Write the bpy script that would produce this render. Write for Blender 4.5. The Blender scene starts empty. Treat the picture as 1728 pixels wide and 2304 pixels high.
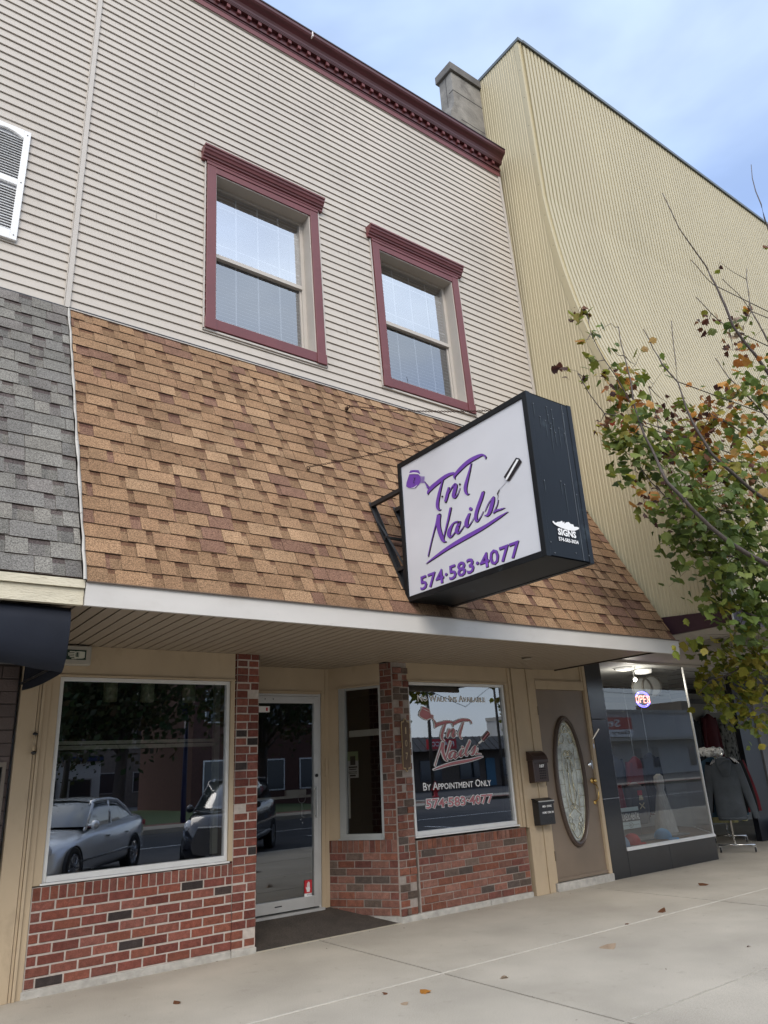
import bpy, math, random
from mathutils import Vector, Matrix
R=math.radians
sc=bpy.context.scene
# ---------------------------------------------------------------- camera
cam=bpy.data.cameras.new('camera'); cam_ob=bpy.data.objects.new('camera',cam); sc.collection.objects.link(cam_ob)
cam.sensor_width=36; cam.sensor_fit='AUTO'; cam.lens=36*1654.7/2304; cam.clip_start=.05; cam.clip_end=1200
rx=Vector((0.8075906569,-0.5874512434,-0.0519458126)); dn=Vector((0.1573520069,0.2995281530,-0.9410224394)); fw=Vector((0.5683640354,0.7517871522,0.3343327699))
m=Matrix((rx,-dn,-fw)).transposed().to_4x4(); m.translation=Vector((0,-6.7922,1.45)); cam_ob.matrix_world=m
sc.camera=cam_ob
# ---------------------------------------------------------------- sky and sun
SUN_EL=R(42); SUN_AZ=R(-28)      # azimuth measured from -Y (the street side) towards -X
w=bpy.data.worlds.new('World'); sc.world=w; w.use_nodes=True
nt=w.node_tree; nt.nodes.clear(); N=nt.nodes.new; L=nt.links.new
out=N('ShaderNodeOutputWorld'); bg=N('ShaderNodeBackground'); sky=N('ShaderNodeTexSky'); sky.sky_type='NISHITA'; sky.sun_disc=False
sky.sun_elevation=SUN_EL; sky.sun_rotation=R(180)+SUN_AZ*-1; sky.air_density=1.0; sky.dust_density=1.4; sky.ozone_density=1.5
tc=N('ShaderNodeTexCoord'); mp=N('ShaderNodeMapping'); mp.inputs['Scale'].default_value=(1,1,3.2); mp.inputs['Rotation'].default_value=(0,0,R(35)); mp.inputs['Location'].default_value=(.35,.1,.2)
no=N('ShaderNodeTexNoise'); no.inputs['Scale'].default_value=2.1; no.inputs['Detail'].default_value=5; no.inputs['Roughness'].default_value=.52; no.inputs['Distortion'].default_value=.3
rp=N('ShaderNodeValToRGB'); rp.color_ramp.elements[0].position=.34; rp.color_ramp.elements[0].color=(0.62,0.62,0.62,1); rp.color_ramp.elements[1].position=.66; rp.color_ramp.elements[1].color=(1,1,1,1)
cl=N('ShaderNodeValToRGB'); e=cl.color_ramp.elements; e[0].position=.3; e[0].color=(3.3,4.9,9.0,1); e[1].position=.72; e[1].color=(6.2,7.7,9.8,1)
no2=N('ShaderNodeTexNoise'); no2.inputs['Scale'].default_value=1.3; no2.inputs['Detail'].default_value=4
mx=N('ShaderNodeMixRGB')
L(tc.outputs['Generated'],mp.inputs[0]); L(mp.outputs[0],no.inputs['Vector']); L(mp.outputs[0],no2.inputs['Vector']); L(no.outputs[0],rp.inputs[0]); L(no2.outputs[0],cl.inputs[0])
L(rp.outputs[0],mx.inputs[0]); L(sky.outputs[0],mx.inputs[1]); L(cl.outputs[0],mx.inputs[2])
# warm bright lobe added to the street-side sky to lift the under-soffit areas
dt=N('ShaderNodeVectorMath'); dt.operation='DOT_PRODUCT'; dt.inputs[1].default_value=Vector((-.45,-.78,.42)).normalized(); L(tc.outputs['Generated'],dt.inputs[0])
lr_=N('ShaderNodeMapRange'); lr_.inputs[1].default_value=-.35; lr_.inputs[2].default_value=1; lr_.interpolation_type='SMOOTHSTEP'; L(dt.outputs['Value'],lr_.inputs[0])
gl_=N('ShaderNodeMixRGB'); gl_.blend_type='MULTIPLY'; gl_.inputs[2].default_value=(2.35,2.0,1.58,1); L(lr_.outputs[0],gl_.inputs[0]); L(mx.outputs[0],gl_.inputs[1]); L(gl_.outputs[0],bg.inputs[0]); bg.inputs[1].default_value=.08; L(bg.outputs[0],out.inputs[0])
sl=bpy.data.lights.new('sun','SUN'); sl.energy=1.3; sl.angle=R(35); sl.color=(1,.93,.84); so=bpy.data.objects.new('sun',sl); sc.collection.objects.link(so)
sd=Vector((math.sin(SUN_AZ)*math.cos(SUN_EL),-math.cos(SUN_AZ)*math.cos(SUN_EL),math.sin(SUN_EL)))
so.rotation_euler=sd.to_track_quat('Z','Y').to_euler(); so.location=sd*60
sc.view_settings.view_transform='Standard'; sc.view_settings.look='None'; sc.view_settings.gamma=1; sc.view_settings.exposure=0.80
sc.cycles.max_bounces=8; sc.cycles.transparent_max_bounces=12; sc.cycles.glossy_bounces=4; sc.cycles.caustics_reflective=False; sc.cycles.caustics_refractive=False
rnd=random.Random(7)
# ---------------------------------------------------------------- materials
def M(name,col=(.5,.5,.5),rough=.6,metal=0,var=.06,vs=6,fine=0,fs=120,bump=0,bs=90,vcol=False,spec=.5,stretch=None,emit=None,es=0,trans=0,coat=0,dirt=None):
    m=bpy.data.materials.new(name); m.use_nodes=True; t=m.node_tree; b=t.nodes['Principled BSDF']; n=t.nodes.new; l=t.links.new
    b.inputs['Roughness'].default_value=rough; b.inputs['Metallic'].default_value=metal; b.inputs['Specular IOR Level'].default_value=spec; b.inputs['Coat Weight'].default_value=coat
    co=n('ShaderNodeTexCoord').outputs['Object']
    if stretch:
        q=n('ShaderNodeMapping'); q.inputs['Scale'].default_value=stretch; l(co,q.inputs[0]); co=q.outputs[0]
    if vcol:
        a=n('ShaderNodeAttribute'); a.attribute_name='Col'; c=a.outputs['Color']
    else:
        a=n('ShaderNodeRGB'); a.outputs[0].default_value=(*col,1); c=a.outputs[0]
    def mul(c,scale,amt,det=5):
        z=n('ShaderNodeTexNoise'); z.inputs['Scale'].default_value=scale; z.inputs['Detail'].default_value=det; l(co,z.inputs['Vector'])
        r=n('ShaderNodeMapRange'); r.inputs[1].default_value=.3; r.inputs[2].default_value=.7; r.inputs[3].default_value=1-amt; r.inputs[4].default_value=1+amt; l(z.outputs[0],r.inputs[0])
        x=n('ShaderNodeMixRGB'); x.blend_type='MULTIPLY'; x.inputs[0].default_value=1; l(c,x.inputs[1]); l(r.outputs[0],x.inputs[2]); return x.outputs[0]
    if var: c=mul(c,vs,var)
    if fine: c=mul(c,fs,fine,2)
    for dirt in (dirt if isinstance(dirt,list) else ([dirt] if dirt else [])):   # (colour, scale, threshold, amount)
        z=n('ShaderNodeTexNoise'); z.inputs['Scale'].default_value=dirt[1]; z.inputs['Detail'].default_value=7; z.inputs['Roughness'].default_value=.65; l(co,z.inputs['Vector'])
        r=n('ShaderNodeMapRange'); r.inputs[1].default_value=dirt[2]; r.inputs[2].default_value=dirt[2]+.14; r.inputs[3].default_value=0; r.inputs[4].default_value=dirt[3]; l(z.outputs[0],r.inputs[0])
        x=n('ShaderNodeMixRGB'); l(r.outputs[0],x.inputs[0]); l(c,x.inputs[1]); x.inputs[2].default_value=(*dirt[0],1); c=x.outputs[0]
    l(c,b.inputs['Base Color'])
    if bump:
        z=n('ShaderNodeTexNoise'); z.inputs['Scale'].default_value=bs; z.inputs['Detail'].default_value=4; l(co,z.inputs['Vector'])
        q=n('ShaderNodeBump'); q.inputs['Strength'].default_value=bump; q.inputs['Distance'].default_value=.01; l(z.outputs[0],q.inputs['Height']); l(q.outputs[0],b.inputs['Normal'])
    if emit: b.inputs['Emission Color'].default_value=(*emit,1); b.inputs['Emission Strength'].default_value=es
    if trans:
        o=t.nodes['Material Output']; tr=n('ShaderNodeBsdfTranslucent'); l(c,tr.inputs[0]); x=n('ShaderNodeMixShader'); x.inputs[0].default_value=trans; l(b.outputs[0],x.inputs[1]); l(tr.outputs[0],x.inputs[2]); l(x.outputs[0],o.inputs[0])
    return m
def GLASS(name,refl=.35,tint=(.75,.78,.76),wav=.0,ws=1.5):
    m=bpy.data.materials.new(name); m.use_nodes=True; t=m.node_tree; t.nodes.clear(); n=t.nodes.new; l=t.links.new
    o=n('ShaderNodeOutputMaterial'); g=n('ShaderNodeBsdfGlossy'); g.inputs['Roughness'].default_value=.0; g.inputs['Color'].default_value=(.95,.97,1,1)
    tr=n('ShaderNodeBsdfTransparent'); tr.inputs[0].default_value=(*tint,1); f=n('ShaderNodeFresnel'); f.inputs[0].default_value=1.5
    r=n('ShaderNodeMapRange'); r.inputs[1].default_value=.04; r.inputs[2].default_value=1; r.inputs[3].default_value=refl; r.inputs[4].default_value=1; l(f.outputs[0],r.inputs[0])
    x=n('ShaderNodeMixShader'); l(r.outputs[0],x.inputs[0]); l(tr.outputs[0],x.inputs[1]); l(g.outputs[0],x.inputs[2]); l(x.outputs[0],o.inputs[0])
    if wav:
        c=n('ShaderNodeTexCoord'); z=n('ShaderNodeTexNoise'); z.inputs['Scale'].default_value=ws; z.inputs['Detail'].default_value=1; l(c.outputs['Object'],z.inputs['Vector'])
        q=n('ShaderNodeBump'); q.inputs['Strength'].default_value=wav; q.inputs['Distance'].default_value=.02; l(z.outputs[0],q.inputs['Height']); l(q.outputs[0],g.inputs['Normal'])
    return m
# ---------------------------------------------------------------- mesh helper
class MB:
    def __init__(s): s.v=[]; s.f=[]; s.c=[]
    def poly(s,pts,c=(1,1,1)):
        i=len(s.v); s.v+= [tuple(p) for p in pts]; s.f.append(tuple(range(i,i+len(pts)))); s.c.append(c)
    def box(s,x0,x1,y0,y1,z0,z1,c=(1,1,1)):
        if x0>x1:x0,x1=x1,x0
        if y0>y1:y0,y1=y1,y0
        if z0>z1:z0,z1=z1,z0
        i=len(s.v); s.v+=[(x,y,z) for z in(z0,z1) for y in(y0,y1) for x in(x0,x1)]
        for f in((0,2,3,1),(4,5,7,6),(0,1,5,4),(2,6,7,3),(0,4,6,2),(1,3,7,5)): s.f.append(tuple(i+k for k in f)); s.c.append(c)
    def obox(s,p,q,wv,tv,c=(1,1,1)):   # bar from p to q, half-width vector, half-thickness vector
        p,q,wv,tv=Vector(p),Vector(q),Vector(wv),Vector(tv); i=len(s.v)
        for o in(p,q):
            for a,b in((-1,-1),(1,-1),(1,1),(-1,1)): s.v.append(tuple(o+wv*a+tv*b))
        for f in((0,3,2,1),(4,5,6,7),(0,1,5,4),(1,2,6,5),(2,3,7,6),(3,0,4,7)): s.f.append(tuple(i+k for k in f)); s.c.append(c)
    def prism(s,poly,axis,a,b,c=(1,1,1)):
        def P(p,t): return (t,p[0],p[1]) if axis=='x' else ((p[0],t,p[1]) if axis=='y' else (p[0],p[1],t))
        n=len(poly); i=len(s.v); s.v+=[P(p,a) for p in poly]+[P(p,b) for p in poly]
        s.f.append(tuple(range(i,i+n))[::-1]); s.f.append(tuple(range(i+n,i+2*n))); s.c+=[c,c]
        for k in range(n): s.f.append((i+k,i+(k+1)%n,i+n+(k+1)%n,i+n+k)); s.c.append(c)
    def tube(s,pts,rad,n=6,c=(1,1,1),cap=True):
        pts=[Vector(p) for p in pts]; rings=[]; 
        if not hasattr(rad,'__len__'): rad=[rad]*len(pts)
        up=Vector((0,0,1))
        for k,p in enumerate(pts):
            d=(pts[min(k+1,len(pts)-1)]-pts[max(k-1,0)]).normalized()
            a=d.cross(up); 
            if a.length<.05: a=d.cross(Vector((1,0,0)))
            a.normalize(); b=d.cross(a); i=len(s.v)
            for j in range(n):
                t=2*math.pi*j/n; s.v.append(tuple(p+(a*math.cos(t)+b*math.sin(t))*rad[k]))
            rings.append(i)
        for r0,r1 in zip(rings,rings[1:]):
            for j in range(n): s.f.append((r0+j,r0+(j+1)%n,r1+(j+1)%n,r1+j)); s.c.append(c)
        if cap: s.f.append(tuple(range(rings[0],rings[0]+n))[::-1]); s.f.append(tuple(range(rings[-1],rings[-1]+n))); s.c+=[c,c]
    def lathe(s,prof,o,ax=(0,0,1),n=16,c=(1,1,1)):   # prof: (radius, height along ax)
        ax=Vector(ax).normalized(); a=ax.orthogonal().normalized(); b=ax.cross(a); o=Vector(o); st=len(s.v)
        for r,h in prof:
            for j in range(n):
                t=2*math.pi*j/n; s.v.append(tuple(o+ax*h+(a*math.cos(t)+b*math.sin(t))*r))
        for k in range(len(prof)-1):
            for j in range(n): s.f.append((st+k*n+j,st+k*n+(j+1)%n,st+(k+1)*n+(j+1)%n,st+(k+1)*n+j)); s.c.append(c)
    def grid(s,rows,c=(1,1,1),close=False):
        i=len(s.v); m=len(rows[0])
        for r in rows: s.v+=[tuple(p) for p in r]
        for a in range(len(rows)-1):
            for b in range(m-1+(1 if close else 0)): s.f.append((i+a*m+b,i+a*m+(b+1)%m,i+(a+1)*m+(b+1)%m,i+(a+1)*m+b)); s.c.append(c)
    def torus(s,o,u,v,R1,r,st=1,n=8,k=4,c=(1,1,1)):   # ring in plane (u,v), elongated st along u
        o,u,v=Vector(o),Vector(u).normalized(),Vector(v).normalized(); w_=u.cross(v); i=len(s.v)
        for a in range(n):
            t=2*math.pi*a/n; cen=o+u*(math.cos(t)*R1*st)+v*(math.sin(t)*R1); rad=(u*math.cos(t)+v*math.sin(t))
            for b in range(k):
                q=2*math.pi*b/k; s.v.append(tuple(cen+rad*(math.cos(q)*r)+w_*(math.sin(q)*r)))
        for a in range(n):
            for b in range(k): s.f.append((i+a*k+b,i+((a+1)%n)*k+b,i+((a+1)%n)*k+(b+1)%k,i+a*k+(b+1)%k)); s.c.append(c)
    def build(s,name,mat,parent=None,xf=None,smooth=False,label=None,kind=None,bevel=0):
        me=bpy.data.meshes.new(name); vs=[xf(*p) for p in s.v] if xf else s.v
        me.from_pydata(vs,[],s.f); me.materials.append(mat)
        at=me.color_attributes.new('Col','FLOAT_COLOR','CORNER'); d=[]
        for f,c in zip(s.f,s.c): d+= [c[0],c[1],c[2],1.0]*len(f)
        at.data.foreach_set('color',d)
        if smooth: me.polygons.foreach_set('use_smooth',[True]*len(me.polygons))
        me.update(); o=bpy.data.objects.new(name,me); sc.collection.objects.link(o)
        if parent: o.parent=parent
        if label: o['label']=label
        if kind: o['kind']=kind
        if bevel:
            b=o.modifiers.new('bevel','BEVEL'); b.width=bevel; b.segments=2; b.limit_method='ANGLE'
        return o
def thing(name,label,cat,loc=(0,0,0),group=None):
    o=bpy.data.objects.new(name,None); sc.collection.objects.link(o); o.empty_display_size=.1
    o['label']=label; o['category']=cat
    if group:o['group']=group
    return o          # parts are modelled in world coordinates under it
def tag(o,label,cat,group=None):
    o['label']=label; o['category']=cat
    if group:o['group']=group
    return o
def copy_tree(o,parent=None):
    c=o.copy(); sc.collection.objects.link(c)
    if parent: c.parent=parent
    for ch in [x for x in bpy.data.objects if x.parent==o]: copy_tree(ch,c)
    return c
def B1(name,mat,parent,*boxes,**k):
    mb=MB()
    for b in boxes: mb.box(*b)
    return mb.build(name,mat,parent,**k)
def BN(name,mat,parent,*boxes,**k):
    for b in boxes: B1(name,mat,parent,b,**k)
def text(s,fn,w,h,name,mat,parent,bold=0,ext=0,shear=0,caps=None):
    # fn(u,v)->xyz, the string is fitted to w x h
    cu=bpy.data.curves.new('t','FONT'); cu.body=s; cu.size=1; cu.offset=bold; cu.shear=shear; cu.resolution_u=2
    if caps: cu.small_caps_scale=caps
    if caps:
        up=True
        for i,ch in enumerate(cu.body):
            cu.body_format[i].use_small_caps=True
    ob=bpy.data.objects.new('t',cu); sc.collection.objects.link(ob); dg=bpy.context.evaluated_depsgraph_get()
    me=bpy.data.meshes.new_from_object(ob.evaluated_get(dg)); bpy.data.objects.remove(ob)
    xs=[v.co.x for v in me.vertices]; ys=[v.co.y for v in me.vertices]; x0,x1,y0,y1=min(xs),max(xs),min(ys),max(ys)
    for v in me.vertices: v.co=Vector(fn((v.co.x-x0)/(x1-x0)*w,(v.co.y-y0)/(y1-y0)*h))
    me.materials.clear(); me.materials.append(mat); me.name=name
    o=bpy.data.objects.new(name,me); sc.collection.objects.link(o)
    if parent:o.parent=parent
    return o
def lrp(a,b,t): return tuple(x+(y-x)*t for x,y in zip(a,b))
# leaning of the old upper storey (it is a few millimetres per metre out of plumb)
def SH(x,y,z): return (x-.04*(1-math.exp(-max(0,x-1.25)/2))*(z-5.84),y,z)
def RH(x,y,z): return (x+.02*(z-1.3),y,z)
# ---------------------------------------------------------------- shared materials
m_siding=M('vinyl siding cream',(.505,.458,.40),.5,var=.05,vs=1.1,fine=.02,fs=40,spec=.3,stretch=(1,1,.5),dirt=((.36,.325,.28),1.6,.55,.35))
m_trim=M('vinyl trim',(.49,.45,.40),.5,var=.03)
m_maroon=M('maroon paint',(.15,.040,.041),.42,var=.10,vs=3,bump=.05,bs=40,dirt=((.30,.13,.13),5,.64,.35))
m_maroon2=M('maroon aluminium',(.085,.022,.023),.35,var=.10,vs=2)
m_shing=M('asphalt shingle',rough=.95,vcol=True,var=.13,vs=3.5,fine=.55,fs=120,bump=.5,bs=300,spec=.15)
m_white=M('white aluminium fascia',(.60,.58,.55),.38,var=.06,vs=1.6,stretch=(1,1,2),dirt=[((.42,.39,.34),9,.62,.35),((.45,.42,.38),1.3,.55,.35)])
m_soffit=M('soffit panel',(.29,.235,.175),.55,var=.04)
m_groove=M('soffit groove',(.035,.026,.02),.9)
m_tan=M('tan painted wood',(.46,.36,.24),.6,var=.08,vs=2.2,stretch=(1,1,.5),bump=.2,bs=24,dirt=[((.34,.26,.17),6,.56,.5),((.20,.15,.10),22,.70,.7)])
m_brick=M('brick face',rough=.85,vcol=True,var=.22,vs=22,fine=.22,fs=130,bump=.6,bs=110,spec=.2,dirt=[((.50,.40,.35),26,.66,.40),((.09,.06,.05),3.5,.58,.45)])
m_mortW=M('pale mortar',(.47,.415,.365),.9,var=.14,vs=25,bump=.6,bs=120)
m_mortG=M('grey mortar',(.31,.265,.23),.9,var=.14,vs=25,bump=.6,bs=120)
m_alu=M('aluminium frame',(.62,.62,.60),.35,metal=.55,var=.05)
m_alud=M('dull aluminium',(.42,.43,.41),.4,metal=.4,var=.06)
m_conc=M('stone base',(.42,.40,.36),.9,var=.2,vs=14,bump=.6,bs=60,dirt=((.25,.22,.19),12,.6,.7))
m_black=M('black metal',(.018,.018,.02),.4,var=.15)
m_dark=M('dark interior',(.012,.012,.013),.9,var=.1)
m_chrome=M('chrome',(.75,.75,.74),.18,metal=1,var=.03)
m_brass=M('brass',(.72,.5,.18),.22,metal=1,var=.05)
m_rust=M('rusty chain',(.07,.035,.02),.8,metal=.3,var=.3,vs=30)
m_whitep=M('white paint',(.8,.8,.79),.45,var=.03)
g_shop=GLASS('shop glass',.26,(.80,.83,.82),.012,1.2)
g_up=GLASS('upstairs glass',.50,(.93,.95,.97),.012,1.4); g_uplow=GLASS('upstairs lower glass',.24,(.66,.69,.73),.03,3.0)
g_shop1=GLASS('left shop glass',.34,(.80,.83,.82),.012,1.2)
g_store=GLASS('store glass',.11,(.85,.87,.86),.012,1.2)

m_joint0=M('stone joint',(.07,.065,.06),.9)
# ================================================================ SALON BUILDING
salon=thing('salon_building','two storey storefront with cream siding above, tan shingle mansard and brick trimmed shop windows','building',(1.3,0,0))
XL,XR=1.255,7.9
def siding(mb,x0,x1,z0,n,h,holes,y=-.3):
    for k in range(n):
        a=z0+k*h; segs=[(x0,x1)]
        for hx0,hx1,hz0,hz1 in holes:
            if a+h>hz0+.01 and a<hz1-.01:
                ns=[]
                for s0,s1 in segs:
                    if hx0>s0: ns.append((s0,min(s1,hx0)))
                    if hx1<s1: ns.append((max(s0,hx1),s1))
                segs=[t for t in ns if t[1]-t[0]>.001]
        for s0,s1 in segs:
            j=rnd.uniform(-.0008,.0008); tone=1+rnd.uniform(-.02,.02)
            c=(tone,tone,tone); yo=y-.016+j
            mb.poly([(s0,yo,a),(s1,yo,a),(s1,yo+.003,a+.02),(s0,yo+.003,a+.02)],c)
            mb.poly([(s0,yo+.003,a+.02),(s1,yo+.003,a+.02),(s1,y-.001,a+h-.006),(s0,y-.001,a+h-.006)],c)
            mb.poly([(s0,y-.001,a+h-.006),(s1,y-.001,a+h-.006),(s1,y+.004,a+h),(s0,y+.004,a+h)],c)
            mb.poly([(s0,y+.006,a),(s1,y+.006,a),(s1,yo,a),(s0,yo,a)],c)
    return mb
W1=(2.745,4.03,6.19,8.17); W2=(5.125,6.435,6.17,8.12)
def grow(q,a): return (q[0]-a,q[1]+a,q[2]-a,q[3]+a)
mb=siding(MB(),XL,XR,5.80,50,.1015,[grow(W1,.06),grow(W2,.06)])
sd_=mb.build('siding',m_siding,salon,xf=SH)
mb=MB()
for x,k in ((3.35,42),(2.45,35),(2.0,28),(4.55,44),(6.2,46),(4.62,20),(6.9,30),(7.1,12),(2.05,14),(4.5,8),(7.2,38)):
    z=5.80+k*.1015; mb.poly([(x,-.3185,z),(x+.004,-.3185,z),(x+.004,-.304,z+.19),(x,-.304,z+.19)])
mb.build('lap_seam',M('seam shadow',(.22,.20,.18),.7),sd_,xf=SH)
# backing wall behind siding with openings
mb=MB()
def wallholes(mb,x0,x1,z0,z1,y0,y1,holes):
    xs=sorted({x0,x1,*[h[0] for h in holes],*[h[1] for h in holes]}); zs=sorted({z0,z1,*[h[2] for h in holes],*[h[3] for h in holes]})
    for a,b in zip(xs,xs[1:]):
        for c,d in zip(zs,zs[1:]):
            if any(h[0]-1e-6<=a and b<=h[1]+1e-6 and h[2]-1e-6<=c and d<=h[3]+1e-6 for h in holes): continue
            mb.box(a,b,y0,y1,c,d)
wallholes(mb,XL+.01,XR-.01,2.67,11.1,-.28,-.02,[W1,W2]); mb.build('upper_wall',m_tan,salon,xf=SH)
mb=MB(); mb.box(XL,XR-.02,.3,9,2.75,11.0); mb.box(XL,XR,9,9.2,0,11)
mb.build('roof_block',m_conc,salon)
# starter / flashing at siding foot
B1('base_flashing',m_black,salon,(XL,XR,-.335,-.29,5.775,5.80),(XL,XR,-.36,-.30,5.755,5.772),xf=SH)
B1('lower_trim',m_trim,salon,(XL,XR,-.368,-.33,5.752,5.762),xf=SH)
BN('corner_trim',m_trim,salon,(1.216,1.262,-.335,-.27,5.79,12),(1.205,1.214,-.322,-.27,5.79,12),(XR-.03,XR+.02,-.325,-.27,5.8,10.82),xf=SH)
# cornice
prof=[(-.30,10.79),(-.325,10.79),(-.325,10.865),(-.332,10.872),(-.332,10.885),(-.318,10.89),(-.318,10.90),(-.345,10.90),(-.345,10.94),(-.335,10.945),(-.335,11.005),(-.385,11.007),(-.387,11.018),(-.393,11.02),(-.395,11.032),(-.40,11.034),(-.408,11.06),(-.425,11.09),(-.455,11.12),(-.485,11.14),(-.502,11.165),(-.506,11.20),(-.506,11.215),(-.30,11.215)]
mb=MB(); mb.prism(prof,'x',XL,7.93); cor=mb.build('cornice',m_maroon2,salon,xf=SH)
x=1.30
while x<7.86:
    B1('dentil',m_maroon,cor,(x,x+.05,-.377,-.334,10.948,11.004),xf=SH); x+=.1565
B1('cornice_cap',M('dark edge',(.03,.015,.015),.5),cor,(XL,7.93,-.515,-.29,11.212,11.232),xf=SH)
B1('seam',M('pale sealant',(.85,.8,.78),.5),cor,(4.12,4.135,-.518,-.44,11.13,11.22),xf=SH)
B1('frieze',m_maroon,cor,(XL,7.90,-.328,-.30,10.782,10.86),xf=SH)
# upper windows
def upwin(q,first):
    x0,x1,z0,z1=q; t=thing_part('window',salon)
    mb=MB(); y=-.345
    mb.box(x0-.118,x0-.004,y,-.27,z0-.14,z1+.09); mb.box(x1+.004,x1+.118,y,-.27,z0-.14,z1+.09)
    mb.box(x0-.004,x1+.004,y+.004,-.27,z0-.13,z0-.004); mb.box(x0-.004,x1+.004,y+.004,-.27,z1+.006,z1+.09)
    mb.box(x0-.128,x0+.004,y-.008,-.27,z0-.142,z0-.005); mb.box(x1-.004,x1+.128,y-.008,-.27,z0-.142,z0-.005)
    mb.box(x0-.125,x1+.125,y-.006,-.27,z1+.092,z1+.135)
    capp=[(-.3,z1+.135),(y-.012,z1+.135),(y-.012,z1+.165),(y-.03,z1+.17),(y-.034,z1+.19),(y-.05,z1+.196),(y-.06,z1+.222),(y-.075,z1+.235),(y-.08,z1+.262),(y-.095,z1+.268),(y-.095,z1+.29),(-.3,z1+.30)]
    cap=MB(); cap.prism(capp,'x',x0-.185,x1+.185)
    mb.build('casing',m_maroon,t,xf=SH,bevel=.003); cap.build('window_cap',m_maroon,t,xf=SH)
    BN('j_trim',m_trim,t,(x0-.145,x0-.129,-.33,-.28,z0-.16,z1+.3),(x1+.129,x1+.145,-.33,-.28,z0-.16,z1+.3),(x0-.145,x1+.145,-.33,-.28,z0-.165,z0-.143),xf=SH)
    # reveal boards
    BN('reveal_board',m_trim,t,(x0-.003,x0+.006,-.325,-.06,z0,z1),(x1-.012,x1+.003,-.325,-.06,z0,z1),(x0+.006,x1-.012,-.325,-.06,z1-.008,z1+.005),(x0+.006,x1-.012,-.325,-.06,z0-.003,z0+.008),xf=SH)
    a,b,c,d=x0+.007,x1-.013,z0+.009,z1-.009; yf=-.165; mid=c+(d-c)*.487
    mb=MB(); 
    mb.box(a,a+.045,yf,yf+.06,c,d); mb.box(b-.05,b,yf,yf+.06,c,d); mb.box(a+.045,b-.05,yf,yf+.06,d-.035,d); mb.box(a+.05,b-.05,yf,yf+.06,c,c+.06)
    mb.box(a+.05,b-.05,yf-.012,yf+.05,mid-.018,mid+.032)
    mb.box(a+.05,a+.075,yf+.02,yf+.05,c+.06,mid); mb.box(b-.075,b-.05,yf+.02,yf+.05,c+.06,mid); mb.box(a+.075,b-.075,yf+.02,yf+.05,c+.06,c+.09)
    mb.build('frame',m_trim,t,xf=SH)
    mb=MB(); mb.poly([(a+.045,yf+.028,mid+.032),(b-.05,yf+.028,mid+.032),(b-.05,yf+.028,d-.035),(a+.045,yf+.028,d-.035)]); mb.build('pane',g_up,t,xf=SH); mb=MB(); mb.poly([(a+.075,yf+.04,c+.09),(b-.075,yf+.04,c+.09),(b-.075,yf+.04,mid-.018),(a+.075,yf+.04,mid-.018)])
    mb.build('pane',g_uplow,t,xf=SH)
    mb=MB()
    for j in range(1,4):
        xx=a+.05+(b-a-.1)*j/4; mb.box(xx-.008,xx+.008,yf+.034,yf+.046,mid+.034,d-.051); mb.box(xx-.007,xx+.007,yf+.046,yf+.056,c+.09,mid-.02)
    for zz in (d-.24,mid+.22): mb.box(a+.05,b-.05,yf+.047,yf+.057,zz-.007,zz+.007)
    mb.build('muntins',m_whitep,t,xf=SH)
    mb=MB(); z=c+.05; yb=yf+.085
    while z<d-.005:
        tl=.016; mb.obox((a+.03,yb,z),(b-.03,yb,z),(0,.022,.018),(0,-.0012,.0014)); z+=.05
    mb.build('blind',M('white blind slat',(.85,.85,.84),.55,var=.05),t,xf=SH)
    B1('room',m_dark,t,(a-.02,b+.02,.22,.26,c-.1,d+.1),xf=SH)
    return t
def thing_part(name,parent):
    o=bpy.data.objects.new(name,None); sc.collection.objects.link(o); o.parent=parent; o.empty_display_size=.1; return o
upwin(W1,1); upwin(W2,0)
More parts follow.
